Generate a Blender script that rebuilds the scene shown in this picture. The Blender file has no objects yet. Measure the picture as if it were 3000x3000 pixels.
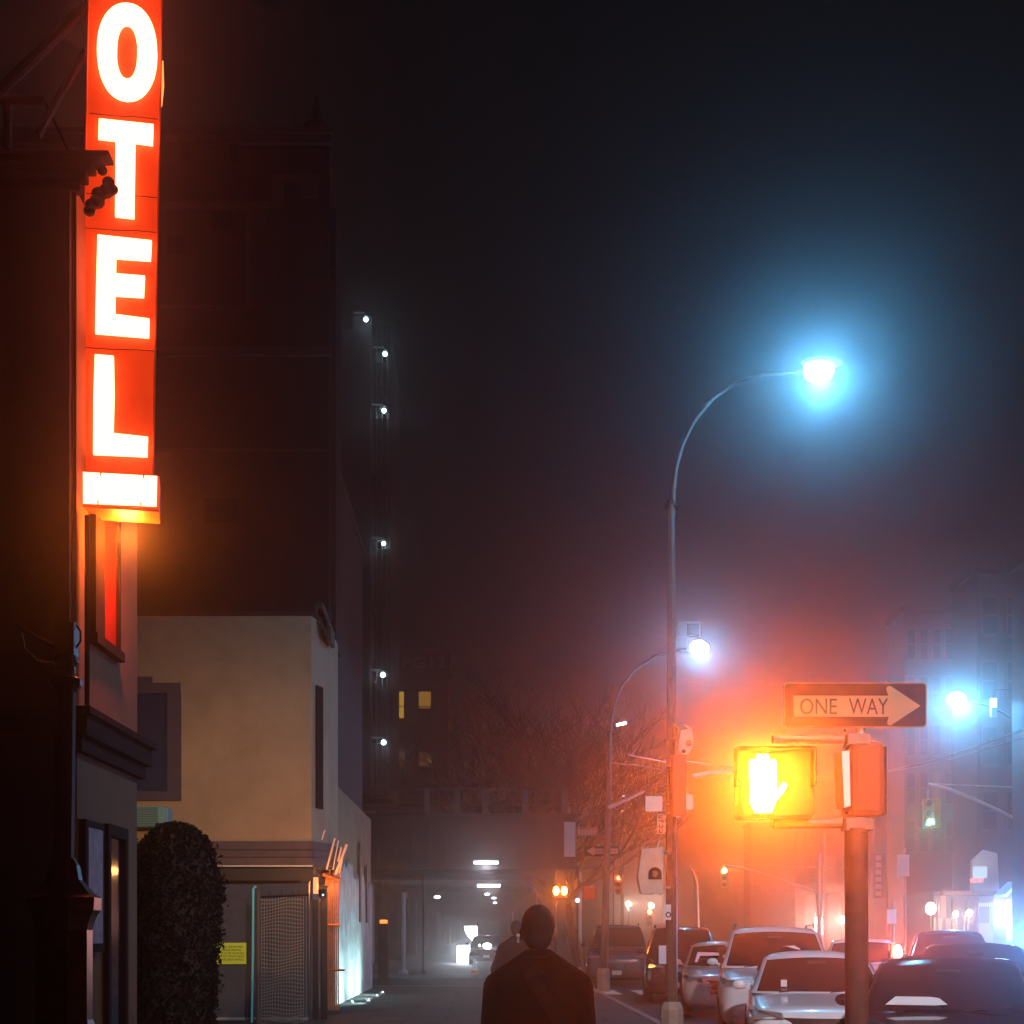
import bpy, bmesh, math, random
from mathutils import Vector, Matrix
random.seed(7)
R = math.radians
sc = bpy.context.scene
COL = sc.collection

# ------------------------------------------------------------------ camera, world, exposure
F, VX, VY, EYE = 4200.0, 1420.0, 2735.0, 1.6      # photo pixels: focal length, vanishing point, eye height in metres
cam_d = bpy.data.cameras.new('camera')
cam = bpy.data.objects.new('camera', cam_d); COL.objects.link(cam)
cam.location = (0, 0, EYE); cam.rotation_euler = (R(90), 0, 0)
cam_d.sensor_width = 36; cam_d.lens = 36 * F / 3000
cam_d.shift_x = (1500 - VX) / 3000; cam_d.shift_y = (VY - 1500) / 3000
cam_d.clip_end = 2000
sc.camera = cam

w = bpy.data.worlds.new('World'); sc.world = w; w.use_nodes = True
nt = w.node_tree; bg = nt.nodes['Background']
sky = nt.nodes.new('ShaderNodeTexSky'); sky.sky_type = 'NISHITA'; sky.sun_disc = False
sky.sun_elevation = R(-4); sky.sun_rotation = R(200)
mixn = nt.nodes.new('ShaderNodeMix'); mixn.data_type = 'RGBA'; mixn.inputs['Factor'].default_value = 0.9
nt.links.new(sky.outputs[0], mixn.inputs[6]); mixn.inputs[7].default_value = (0.07, 0.10, 0.12, 1)
nt.links.new(mixn.outputs[2], bg.inputs[0]); bg.inputs[1].default_value = 0.024

sc.view_settings.view_transform = 'Standard'; sc.view_settings.look = 'None'
sc.view_settings.exposure = 0.0; sc.view_settings.gamma = 1.0
sc.cycles.use_denoising = True
sc.cycles.denoising_prefilter = 'ACCURATE'
sc.cycles.max_bounces = 5; sc.cycles.diffuse_bounces = 2; sc.cycles.glossy_bounces = 2
sc.cycles.transmission_bounces = 2; sc.cycles.volume_bounces = 0
sc.cycles.sample_clamp_indirect = 3.0; sc.cycles.use_light_tree = True
sc.cycles.caustics_reflective = False; sc.cycles.caustics_refractive = False

HAZE_D, HAZE_G = 0.0040, 0.945
K = dict(lamp=1100.0, letters=12.0, hand=200.0, handlight=60.0)

def P(px, py, Y):
    return Vector(((px - VX) / F * Y, Y, EYE + (VY - py) / F * Y))
def XX(px, Y): return (px - VX) / F * Y
def ZZ(py, Y): return EYE + (VY - py) / F * Y

# ------------------------------------------------------------------ materials
MATS = {}
def mat(name, col, rough=0.8, metal=0.0, noise=0.0, scale=4.0, bump=0.0, coat=0.0, col2=None, spec=None):
    if name in MATS: return MATS[name]
    m = bpy.data.materials.new(name); m.use_nodes = True
    n = m.node_tree; b = n.nodes['Principled BSDF']
    b.inputs['Base Color'].default_value = (*col, 1); b.inputs['Roughness'].default_value = rough
    b.inputs['Metallic'].default_value = metal
    if coat: b.inputs['Coat Weight'].default_value = coat; b.inputs['Coat Roughness'].default_value = 0.05
    if spec is not None: b.inputs['Specular IOR Level'].default_value = spec
    if noise or bump or col2:
        tc = n.nodes.new('ShaderNodeTexCoord'); nz = n.nodes.new('ShaderNodeTexNoise')
        nz.inputs['Scale'].default_value = scale; nz.inputs['Detail'].default_value = 7
        nz.inputs['Roughness'].default_value = 0.65
        n.links.new(tc.outputs['Object'], nz.inputs['Vector'])
        mx = n.nodes.new('ShaderNodeMix'); mx.data_type = 'RGBA'
        rp = n.nodes.new('ShaderNodeMapRange'); rp.inputs[1].default_value = 0.35; rp.inputs[2].default_value = 0.65
        n.links.new(nz.outputs[0], rp.inputs[0]); n.links.new(rp.outputs[0], mx.inputs['Factor'])
        c2 = col2 or tuple(c * (1 - noise) for c in col)
        mx.inputs[6].default_value = (*c2, 1); mx.inputs[7].default_value = (*col, 1)
        n.links.new(mx.outputs[2], b.inputs['Base Color'])
        if bump:
            bp = n.nodes.new('ShaderNodeBump'); bp.inputs['Strength'].default_value = bump; bp.inputs['Distance'].default_value = 0.02
            n.links.new(nz.outputs[0], bp.inputs['Height']); n.links.new(bp.outputs[0], b.inputs['Normal'])
    MATS[name] = m; return m

def emis(name, col, s, base=(0.02, 0.02, 0.02)):
    if name in MATS: return MATS[name]
    m = bpy.data.materials.new(name); m.use_nodes = True
    b = m.node_tree.nodes['Principled BSDF']
    b.inputs['Base Color'].default_value = (*base, 1); b.inputs['Roughness'].default_value = 0.4
    b.inputs['Emission Color'].default_value = (*col, 1); b.inputs['Emission Strength'].default_value = s
    MATS[name] = m; return m

def brick(name, c1, c2, mortar, scale=1.0, rough=0.85, rowh=0.075, bw=0.22, mort=0.008):
    if name in MATS: return MATS[name]
    m = bpy.data.materials.new(name); m.use_nodes = True
    n = m.node_tree; b = n.nodes['Principled BSDF']; b.inputs['Roughness'].default_value = rough
    tc = n.nodes.new('ShaderNodeTexCoord'); 
    sp = n.nodes.new('ShaderNodeSeparateXYZ'); cb = n.nodes.new('ShaderNodeCombineXYZ')
    n.links.new(tc.outputs['Object'], sp.inputs[0])
    ad = n.nodes.new('ShaderNodeMath'); n.links.new(sp.outputs[0], ad.inputs[0]); n.links.new(sp.outputs[1], ad.inputs[1])
    n.links.new(ad.outputs[0], cb.inputs[0]); n.links.new(sp.outputs[2], cb.inputs[1])
    br = n.nodes.new('ShaderNodeTexBrick'); n.links.new(cb.outputs[0], br.inputs['Vector'])
    br.inputs['Color1'].default_value = (*c1, 1); br.inputs['Color2'].default_value = (*c2, 1); br.inputs['Mortar'].default_value = (*mortar, 1)
    br.inputs['Scale'].default_value = scale; br.inputs['Brick Width'].default_value = bw; br.inputs['Row Height'].default_value = rowh
    br.inputs['Mortar Size'].default_value = mort
    n.links.new(br.outputs[0], b.inputs['Base Color'])
    MATS[name] = m; return m

M_asph = mat('asphalt', (0.055, 0.053, 0.05), 0.75, noise=0.45, scale=9, bump=0.25)
M_walk = brick('sidewalk_concrete', (0.12, 0.105, 0.09), (0.085, 0.075, 0.065), (0.03, 0.03, 0.03), rough=0.8, rowh=1.5, bw=1.5, mort=0.03)
M_kerb = mat('kerb_stone', (0.32, 0.31, 0.29), 0.8, noise=0.3)
M_paint_line = mat('road_paint', (0.7, 0.7, 0.68), 0.7, noise=0.35, scale=14)
M_hotelwall = mat('hotel_stucco', (0.26, 0.115, 0.04), 0.9, noise=0.18, scale=3, bump=0.1)
M_hotelfront = mat('hotel_brick_front', (0.035, 0.014, 0.01), 0.9, noise=0.3)
M_trim = mat('dark_trim', (0.035, 0.016, 0.01), 0.95, spec=0.15, noise=0.3)
M_cream = mat('cream_stucco', (0.52, 0.35, 0.20), 0.9, noise=0.22, scale=1.1, bump=0.08)
M_ledge = mat('brown_ledge', (0.16, 0.11, 0.10), 0.8, noise=0.3)
M_purple = mat('violet_frame', (0.09, 0.065, 0.085), 0.7)
M_glassdk = mat('dark_glass', (0.012, 0.018, 0.035), 0.08, spec=0.6)
M_grey = mat('grey_garage_wall', (0.075, 0.08, 0.095), 0.85, noise=0.3, scale=5, bump=0.15)
M_black = mat('black_metal', (0.012, 0.011, 0.012), 0.45, metal=0.3)
M_steel = mat('galvanised_steel', (0.42, 0.42, 0.43), 0.45, metal=0.7, noise=0.25, scale=12)
M_polepaint = mat('pole_paint', (0.10, 0.085, 0.075), 0.55, metal=0.2, noise=0.4, scale=10)
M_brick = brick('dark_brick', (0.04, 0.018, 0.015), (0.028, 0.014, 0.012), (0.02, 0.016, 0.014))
M_stone = mat('carved_stone', (0.09, 0.06, 0.048), 0.85, noise=0.35, scale=3)
M_brickv = brick('violet_brick', (0.06, 0.046, 0.05), (0.045, 0.034, 0.04), (0.035, 0.028, 0.03))
M_white = mat('white_paint_wall', (0.60, 0.62, 0.60), 0.85, noise=0.45, scale=2.2, bump=0.2)
M_beige = mat('beige_plaster', (0.32, 0.22, 0.13), 0.9, noise=0.3, scale=2.5)
M_girder = mat('rusty_girder', (0.045, 0.026, 0.022), 0.7, noise=0.5, scale=2.0)
M_conc = mat('stained_concrete', (0.12, 0.10, 0.095), 0.85, noise=0.5, scale=1.2)
M_bark = mat('bark', (0.07, 0.055, 0.045), 0.9, noise=0.3)
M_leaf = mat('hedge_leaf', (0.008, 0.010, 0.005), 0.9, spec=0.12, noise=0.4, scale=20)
M_sigyel = mat('signal_yellow', (0.40, 0.21, 0.015), 0.5)
M_sigdark = mat('signal_orange_dark', (0.20, 0.035, 0.008), 0.6, spec=.2)
M_signblack = mat('sign_black', (0.012, 0.009, 0.012), 0.8, spec=.1)
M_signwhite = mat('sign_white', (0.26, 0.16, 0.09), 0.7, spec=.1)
M_signred = mat('sign_face_red', (0.78, 0.13, 0.02), 0.5, noise=0.2, scale=5, col2=(0.62, 0.09, 0.015))
M_coat = mat('wool_coat', (0.005, 0.0045, 0.005), 1.0, spec=0.1, noise=0.3, scale=60, bump=0.4)
M_skin = mat('skin', (0.34, 0.19, 0.13), 0.55, noise=0.12, scale=9)
M_hair = mat('short_dark_hair', (0.03, 0.022, 0.018), 0.8, noise=0.4, scale=120, bump=0.5)
M_trouser = mat('trousers', (0.02, 0.02, 0.025), 0.9)
M_strap = mat('bag_strap', (0.012, 0.007, 0.005), 0.9, spec=.2)
M_rubber = mat('tyre_rubber', (0.015, 0.015, 0.015), 0.85)
M_chrome = mat('chrome', (0.7, 0.7, 0.72), 0.12, metal=1.0)
M_carglass = mat('car_glass', (0.012, 0.012, 0.014), 0.04, coat=0.5, spec=0.8)
M_lens = mat('headlight_lens', (0.55, 0.56, 0.58), 0.08, metal=0.6, coat=1.0)
M_grille = mat('grille_black', (0.015, 0.013, 0.014), 0.35)
M_carwhite = mat('car_paint_white', (0.80, 0.80, 0.82), 0.3, coat=1.0)
M_cartan = mat('car_paint_tan', (0.50, 0.42, 0.34), 0.3, coat=1.0)
M_carblack = mat('car_paint_black', (0.006, 0.006, 0.009), 0.2, coat=1.0)
M_carmaroon = mat('car_paint_maroon', (0.055, 0.014, 0.014), 0.25, coat=1.0)
M_cargrey = mat('car_paint_grey', (0.09, 0.09, 0.11), 0.25, coat=1.0)
M_gold = mat('gold_emblem', (0.8, 0.55, 0.18), 0.25, metal=1.0)
M_plate = mat('licence_plate', (0.65, 0.62, 0.5), 0.5)
M_paper = mat('white_paper_and_glint', (0.72, 0.72, 0.74), 0.7)

E_lamp = emis('lamp_refractor_lit', (0.62, 0.82, 1.0), 40)
E_letter = emis('letter_glow', (1.0, 0.17, 0.085), K['letters'])
E_warmwin = emis('warm_window_lit', (1.0, 0.55, 0.05), 0.42)
E_warmdim = emis('dim_window_lit', (1.0, 0.5, 0.12), 0.08)

# ------------------------------------------------------------------ mesh builder
class MB:
    def __init__(s): s.v = []; s.f = []; s.smooth = False
    def add(s, vs, fs):
        o = len(s.v); s.v += [Vector(v) for v in vs]; s.f += [tuple(i + o for i in f) for f in fs]; return s
    def box(s, x0, x1, y0, y1, z0, z1):
        if x0 > x1: x0, x1 = x1, x0
        if y0 > y1: y0, y1 = y1, y0
        if z0 > z1: z0, z1 = z1, z0
        return s.add([(x0,y0,z0),(x1,y0,z0),(x1,y1,z0),(x0,y1,z0),(x0,y0,z1),(x1,y0,z1),(x1,y1,z1),(x0,y1,z1)],
                     [(3,2,1,0),(4,5,6,7),(0,1,5,4),(1,2,6,5),(2,3,7,6),(3,0,4,7)])
    def prism(s, pts, d):
        n = len(pts); d = Vector(d); pts = [Vector(p) for p in pts]
        nrm = Vector((0, 0, 0))
        for i in range(n): nrm += (pts[i] - pts[0]).cross(pts[(i + 1) % n] - pts[0])
        if nrm.dot(d) > 0: pts.reverse()
        return s.add(pts + [p + d for p in pts],
                     [tuple(range(n)), tuple(range(2*n-1, n-1, -1))] + [((i+1) % n, i, n+i, n+(i+1) % n) for i in range(n)])
    def quad(s, a, b, c, d): return s.add([a, b, c, d], [(0,1,2,3)])
    def tube(s, pts, r, n=10, cap=True):
        pts = [Vector(p) for p in pts]; k = len(pts); rs = r if isinstance(r, (list, tuple)) else [r] * k
        rings = []; up = None
        for i in range(k):
            t = (pts[min(i+1, k-1)] - pts[max(i-1, 0)]).normalized()
            if up is None or abs(up.dot(t)) > 0.98: up = Vector((0, 0, 1)) if abs(t.z) < 0.9 else Vector((0, 1, 0))
            a = t.cross(up).normalized(); b = a.cross(t).normalized(); up = b
            rings.append([pts[i] + (a * math.cos(2*math.pi*j/n) + b * math.sin(2*math.pi*j/n)) * rs[i] for j in range(n)])
        vs = [v for q in rings for v in q]; fs = []
        for i in range(k-1):
            for j in range(n):
                fs.append((i*n+j, i*n+(j+1) % n, (i+1)*n+(j+1) % n, (i+1)*n+j))
        if cap: fs += [tuple(range(n-1, -1, -1)), tuple(range((k-1)*n, k*n))]
        return s.add(vs, fs)
    def lathe(s, prof, c, n=20, sq=0):
        c = Vector(c); vs = []; fs = []; k = len(prof)
        for (r, z) in prof:
            for j in range(n):
                a = 2*math.pi*(j+0.5)/n
                ca, sa = math.cos(a), math.sin(a)
                q = 1.0
                if sq: q = 1.0 / max(abs(ca), abs(sa)); q = 1 + (q - 1) * sq
                vs.append(c + Vector((ca*r*q, sa*r*q, z)))
        for i in range(k-1):
            for j in range(n): fs.append((i*n+j, i*n+(j+1) % n, (i+1)*n+(j+1) % n, (i+1)*n+j))
        fs += [tuple(range(n-1, -1, -1)), tuple(range((k-1)*n, k*n))]
        return s.add(vs, fs)
    def ball(s, c, r, n=12, m=8, sc=(1,1,1)):
        c = Vector(c); vs = [c + Vector((0,0,-r*sc[2]))]; fs = []
        for i in range(1, m):
            t = math.pi*i/m - math.pi/2
            for j in range(n):
                a = 2*math.pi*j/n; vs.append(c + Vector((math.cos(a)*math.cos(t)*r*sc[0], math.sin(a)*math.cos(t)*r*sc[1], math.sin(t)*r*sc[2])))
        vs.append(c + Vector((0,0,r*sc[2]))); L = len(vs)-1
        for j in range(n): fs.append((0, 1+(j+1) % n, 1+j)); fs.append((L, L-n+j, L-n+(j+1) % n))
        for i in range(m-2):
            for j in range(n): fs.append((1+i*n+j, 1+i*n+(j+1) % n, 1+(i+1)*n+(j+1) % n, 1+(i+1)*n+j))
        return s.add(vs, fs)
    def build(s, name, m, parent=None, smooth=False, local=False, bevel=0):
        me = bpy.data.meshes.new(name); o = bpy.data.objects.new(name, me); COL.objects.link(o)
        off = Vector((0,0,0)); p = parent
        if not local:
            if parent is None:
                xs = [v.x for v in s.v]; ys = [v.y for v in s.v]; zs = [v.z for v in s.v]
                off = Vector(((min(xs)+max(xs))/2, (min(ys)+max(ys))/2, min(zs))); o.location = off
            else:
                while p is not None: off = off + p.location; p = p.parent
        me.from_pydata([v - off for v in s.v], [], s.f)
        me.materials.append(m)
        bm = bmesh.new(); bm.from_mesh(me); bmesh.ops.recalc_face_normals(bm, faces=bm.faces); bm.to_mesh(me); bm.free()
        if smooth:
            for q in me.polygons: q.use_smooth = True
            try: me.set_sharp_from_angle(angle=R(40))
            except Exception: pass
        if parent is not None: o.parent = parent
        if bevel:
            b = o.modifiers.new('bevel', 'BEVEL'); b.width = bevel; b.segments = 2; b.limit_method = 'ANGLE'
        return o

def tag(o, label, cat, group=None, kind=None):
    if label: o['label'] = label
    if cat: o['category'] = cat
    if group: o['group'] = group
    if kind: o['kind'] = kind
    return o
def thing(name, loc, label, cat, group=None):
    o = bpy.data.objects.new(name, None); COL.objects.link(o); o.location = loc; o.empty_display_size = 0.2
    return tag(o, label, cat, group)
def struct(o): o['kind'] = 'structure'; return o
def light(name, loc, power, col, parent, size=0.06, typ='POINT', rot=None, angle=None):
    d = bpy.data.lights.new(name, typ); d.energy = power; d.color = col
    if typ in ('POINT', 'SPOT'): d.shadow_soft_size = size
    if typ == 'SPOT' and angle: d.spot_size = angle; d.spot_blend = 0.12
    if typ == 'AREA': d.size = size
    o = bpy.data.objects.new(name, d); COL.objects.link(o)
    off = Vector((0,0,0)); p = parent
    while p is not None: off += p.location; p = p.parent
    o.location = Vector(loc) - off; o.parent = parent
    if rot: o.rotation_euler = rot
    return o
_tc = {}
def text2d(s):
    if s in _tc: return _tc[s]
    cu = bpy.data.curves.new('t', 'FONT'); cu.body = s; cu.resolution_u = 3
    o = bpy.data.objects.new('t', cu); COL.objects.link(o)
    dg = bpy.context.evaluated_depsgraph_get(); me = bpy.data.meshes.new_from_object(o.evaluated_get(dg))
    vs = [(v.co.x, v.co.y) for v in me.vertices]; fs = [tuple(p.vertices) for p in me.polygons]
    bpy.data.objects.remove(o); bpy.data.curves.remove(cu); bpy.data.meshes.remove(me)
    x0 = min(v[0] for v in vs); x1 = max(v[0] for v in vs); y0 = min(v[1] for v in vs); y1 = max(v[1] for v in vs)
    _tc[s] = ([((v[0]-x0)/(x1-x0), (v[1]-y0)/(y1-y0)) for v in vs], fs); return _tc[s]
def add_text(mb, s, o, ux, uz):
    vs, fs = text2d(s); o = Vector(o); ux = Vector(ux); uz = Vector(uz)
    mb.add([o + ux*a + uz*b for a, b in vs], fs); return mb
def wbox(mb, px0, px1, py0, py1, Y, d):      # box whose front face covers a photo rectangle at distance Y, depth d
    return mb.box(XX(px0, Y), XX(px1, Y), Y, Y + d, ZZ(py1, Y), ZZ(py0, Y))

# ------------------------------------------------------------------ setting: ground, roads, pavements
g = MB().box(-58, 58, -10, 415, -0.60, -0.14).build('road', M_asph); struct(g)
_n = M_walk.node_tree
_sp = [q for q in _n.nodes if q.type == 'SEPXYZ'][0]; _cb = [q for q in _n.nodes if q.type == 'COMBXYZ'][0]
_n.links.new(_sp.outputs[0], _cb.inputs[0]); _n.links.new(_sp.outputs[1], _cb.inputs[1])
_nz = _n.nodes.new('ShaderNodeTexNoise'); _nz.inputs['Scale'].default_value = 1.3; _nz.inputs['Detail'].default_value = 9
_n.links.new([q for q in _n.nodes if q.type == 'TEX_COORD'][0].outputs['Object'], _nz.inputs['Vector'])
_mx = _n.nodes.new('ShaderNodeMix'); _mx.data_type = 'RGBA'; _mx.blend_type = 'MULTIPLY'; _mx.inputs['Factor'].default_value = .8
_n.links.new([q for q in _n.nodes if q.type == 'TEX_BRICK'][0].outputs[0], _mx.inputs[6]); _n.links.new(_nz.outputs[0], _mx.inputs[7])
_n.links.new(_mx.outputs[2], _n.nodes['Principled BSDF'].inputs['Base Color'])
def walk(name, x0, x1, y0, y1):
    o = MB().box(x0, x1, y0, y1, -0.30, 0.0).build(name, M_walk); struct(o)
KX = 3.05
walk('sidewalk_near', -57, KX, -9, 43.6)
walk('sidewalk_far', -57, KX, 56, 410)
walk('sidewalk_opposite', 16.2, 57, -9, 46)
walk('sidewalk_opposite_far', 16.2, 57, 58, 410)
for nm, a in (('kerb_near', (KX, KX+0.16, -9, 43.76)), ('kerb_far', (KX, KX+0.16, 55.84, 410)), ('kerb_opposite', (16.04, 16.2, -9, 46))):
    struct(MB().box(a[0], a[1], a[2], a[3], -0.32, 0.012).build(nm, M_kerb, bevel=0.015))
struct(MB().box(-57, KX, 43.6, 43.76, -0.32, 0.012).build('kerb_corner', M_kerb, bevel=0.015))
struct(MB().box(-57, KX, 55.84, 56.0, -0.32, 0.012).build('kerb_cross_street', M_kerb, bevel=0.015))
cw = MB()
for i in range(14): cw.box(3.5 + i*0.95, 3.95 + i*0.95, 41.0, 44.0, -0.14, -0.136)
for i in range(14): cw.box(3.5 + i*0.95, 3.95 + i*0.95, 56.5, 59.5, -0.14, -0.136)
for i in range(20): cw.box(9.6, 9.72, 2 + i*6, 5 + i*6, -0.14, -0.136)
struct(cw.build('road_markings', M_paint_line))

# ------------------------------------------------------------------ hotel
hx = -3.19
hot = thing('hotel_building', (-8, 12, 0), 'dark hotel with heavy projecting cornice at the left edge, carrying the glowing vertical sign', 'building')
MB().box(-22, hx, 11.2, 13.16, 3.35, 7.4).build('upper_wall', M_hotelwall, hot)
MB().box(-22, hx, 11.22, 13.15, -0.1, 3.35).build('lower_wall', M_hotelwall, hot)
MB().box(-22, hx - 0.03, 11.12, 11.195, -.05, 7.38).build('front_brickwork', M_hotelfront, hot)
b = MB()
for (z0, z1, o_) in ((7.38, 7.46, 0.04), (7.46, 7.53, 0.09), (7.53, 7.58, 0.15), (7.58, 7.62, 0.22)):
    b.box(-22, hx + o_, 11.2 - 0.03 - o_*.4, 11.24, z0, z1)
b.box(-22, XX(320, 11.1), 11.08, 11.25, 7.62, 7.66)
b.build('cornice', M_trim, hot, bevel=0.01)
# carved corbel below the cornice corner
b = MB(); Yc = 11.22
for i, (px, py, r) in enumerate([(300, 500, .04), (318, 535, .05), (330, 555, .045), (312, 560, .06), (290, 570, .06), (285, 590, .06), (268, 600, .05), (262, 618, .045)]):
    b.ball(P(px, py, Yc), r, sc=(1, 1, 0.9))
b.build('carved_corbel', M_trim, hot, smooth=True)
b = MB()
for (z0, z1, o_) in ((3.30, 3.36, .15), (3.14, 3.30, .11), (3.02, 3.14, .06)):
    b.box(-22, hx + o_, 11.2 - o_, 13.16 + o_, z0, z1)
b.build('string_course', M_trim, hot, bevel=0.008)
win = MB().box(hx - 0.02, hx + 0.05, 11.58, 11.86, 4.03, 5.6).box(hx - .02, hx + .04, 12.36, 12.42, 3.98, 5.6).box(hx - .02, hx + 0.07, 11.56, 12.44, 3.95, 4.03).build('window', M_trim, hot)
MB().box(hx, hx + 0.012, 11.86, 12.36, 4.03, 5.55).build('pane', mat('red_shutter', (0.45, 0.02, 0.006), 0.95, spec=.1), win)
b = MB().box(hx, hx + 0.06, 11.26, 11.80, 1.45, 2.50).build('poster_case', M_trim, hot)
MB().box(hx + .06, hx + 0.064, 11.32, 11.74, 1.52, 2.44).build('poster', mat('faded_poster', (0.2, 0.19, 0.22), 0.6, noise=0.6, scale=8), b)
d_ = MB().box(hx, hx + 0.05, 11.98, 12.06, 0.0, 2.52).box(hx, hx+.05, 12.56, 12.64, 0, 2.52).box(hx, hx+.05, 12.06, 12.56, 2.42, 2.52).build('door', M_trim, hot)
MB().box(hx, hx + 0.015, 12.06, 12.56, 0.0, 2.42).build('door_leaf', M_glassdk, d_)
MB().tube([(hx + .05, 11.32, 3.4), (hx + .05, 11.32, 4.9)], 0.02).build('downpipe', M_trim, hot)
wl = MB().box(-4.8, -4.5, 13.16, 13.3, 5.7, 5.8).build('added_wall_lamp', M_black, hot)  # added lamp, out of view, to brighten the cream wall
MB().ball((-4.65, 13.3, 5.64), .07).build('bulb', emis('added_yard_bulb', (1, .62, .32), 8), wl)
_yl = light('bulb_light', (-4.65, 13.5, 5.5), 2800, (1, .53, .25), wl, .08, typ='SPOT', angle=R(40))
_yl.data.spot_blend = 1.0; _yl.rotation_euler = (Vector((-5.6, 29.5, 3.0)) - Vector((-4.65, 13.5, 5.5))).to_track_quat('-Z', 'Y').to_euler()
r_ = MB()
r_.tube([P(0, 295, 11.6), P(130, 295, 11.6)], 0.035).tube([P(22, 295, 11.6), P(22, 480, 11.6)], 0.035).tube([P(130, 295, 11.6), P(215, 470, 11.6)], 0.012)
r_.build('roof_railing', M_black, hot)

# ------------------------------------------------------------------ hotel sign
T_ = 0.2; SY = 11.46; X0_ = XX(250, SY)
def S(px, py, off=0.0):
    a = (px - VX) / F; Y = (SY - X0_ * T_) / (1 - a * T_)
    v = Vector((a * Y, Y, EYE + (VY - py) / F * Y))
    return v + Vector((T_, -1, 0)).normalized() * off
N_ = Vector((T_, -1, 0)).normalized()
sg = thing('vertical_hotel_sign', (-3.0, 12.1, 5.0), 'tall glowing red vertical sign with white letters above the pavement', 'sign')
face = [S(268, -420), S(482, -420), S(474, 0), S(468, 370), S(460, 750), S(453, 1100), S(448, 1400), S(240, 1385), S(243, 1000), S(248, 600), S(250, 460), S(259, 0)]
M_face = mat('sign_face_painted_glow', (0.60, 0.10, 0.004), 0.6, noise=0.2, scale=5, col2=(0.36, 0.05, 0.003))
_b = M_face.node_tree.nodes['Principled BSDF']; _b.inputs['Emission Color'].default_value = (1, .045, .001, 1); _b.inputs['Emission Strength'].default_value = .6  # emission puts the letters' light into the painted face
MB().prism(face, -N_ * 0.20).build('sign_box', M_face, sg)
def edge(pts, r, name):
    MB().tube(pts, r, 6).build(name, M_signred, sg)
edge([S(482, -420, .005), S(474, 0, .005), S(468, 370, .005), S(460, 750, .005), S(453, 1100, .005), S(448, 1395, .005)], 0.010, 'edge_trim')
edge([S(268, -420, .005), S(259, 0, .005), S(250, 460, .005), S(248, 600, .005), S(243, 1000, .005), S(240, 1380, .005)], 0.010, 'edge_trim')
def letter(pts, name, hole=None):
    mb = MB(); d = N_ * 0.05
    if hole is None: mb.prism([S(*p, 0.004) for p in pts], d)
    else:
        n = len(pts); o0 = [S(*p, .004) for p in pts]; h0 = [S(*p, .004) for p in hole]
        vs = o0 + h0 + [v + d for v in o0] + [v + d for v in h0]; fs = []
        for i in range(n):
            j = (i + 1) % n
            fs += [(i, j, n+j, n+i), (2*n+i, 3*n+i, 3*n+j, 2*n+j), (i, 2*n+i, 2*n+j, j), (n+i, n+j, 3*n+j, 3*n+i)]
        mb.add(vs, fs)
    o = mb.build(name, E_letter, sg)
    return o
def oval(cx, cy, rx, ry, n=40, p=2.0, sk=0.06):
    out = []
    for i in range(n):
        a = 2*math.pi*i/n; c, s_ = math.cos(a), math.sin(a)
        x = abs(c)**(2/p) * (1 if c > 0 else -1) * rx; y = abs(s_)**(2/p) * (1 if s_ > 0 else -1) * ry
        out.append((cx + x, cy + y + x * sk))
    return out
for a_, c_ in ((332, 350), (566, 580), (668, 682), (1018, 1030)):
    MB().tube([S(262 if a_ < 500 else 246, a_, .003), S(330, (a_*2+c_)/3 + 2, .003), S(400, (a_+c_*2)/3 - 1, .003), S(462, c_, .003)], .0035, 4).build('seam', M_trim, sg)
letter(oval(373, 160, 88, 140, p=2.15), 'letter_o', oval(373, 160, 30, 81, p=2.3))
letter([(291, 357), (450, 374), (448, 430), (397, 423), (396, 500), (394, 644), (338, 638), (340, 417), (289, 411)], 'letter_t')
letter([(287, 696), (445, 713), (442, 768), (341, 761), (340, 809), (425, 816), (422, 875), (339, 870), (338, 928), (438, 941), (437, 993), (280, 980), (284, 800)], 'letter_e')
letter([(279, 1045), (334, 1050), (336, 1160), (333, 1275), (434, 1286), (432, 1341), (274, 1334), (275, 1180)], 'letter_l')
letter([(300, -330), (352, -325), (350, -200), (408, -193), (410, -318), (462, -312), (458, -30), (405, -36), (407, -135), (350, -142), (348, -44), (296, -50)], 'letter_h')
bx = MB().prism([S(240, 1386, .06), S(468, 1402, .06), S(466, 1506, .06), S(238, 1492, .06)], -N_ * 0.34).build('lower_box', M_signred, sg)
MB().prism([S(244, 1391, .062), S(461, 1403, .062), S(459, 1491, .062), S(243, 1482, .062)], N_ * 0.012).build('lit_panel', E_letter, bx)
b = MB()
for px, a_, c_ in ((297, 1393, 1403), (422, 1398, 1410), (289, 1474, 1485), (414, 1479, 1490)):
    MB().prism([S(px-2, a_, .075), S(px+2, a_, .075), S(px+2, c_, .075), S(px-2, c_, .075)], N_ * 0.006).build('panel_clip', M_trim, bx)
MB().prism([S(470, 165, -.06), S(478, 165, -.06), S(480, 230, -.06), S(474, 290, -.06), S(471, 290, -.06)], -N_ * .05).build('far_side_letter', emis('letter_glow_dim', (1, .22, .05), 2.5), sg)
light('panel_light', S(370, 1545, -.30), 120, (1, .19, .02), bx, .1)  # added light under the box to brighten the hotel wall below
b = MB()
b.tube([P(252, 15, 11.5), P(120, 150, 11.5), P(-60, 320, 11.5)], 0.045, 8)
b.tube([P(252, 150, 11.5), P(180, 270, 11.5), P(110, 400, 11.45)], 0.030, 8)
b.build('brace', M_black, sg)
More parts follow.
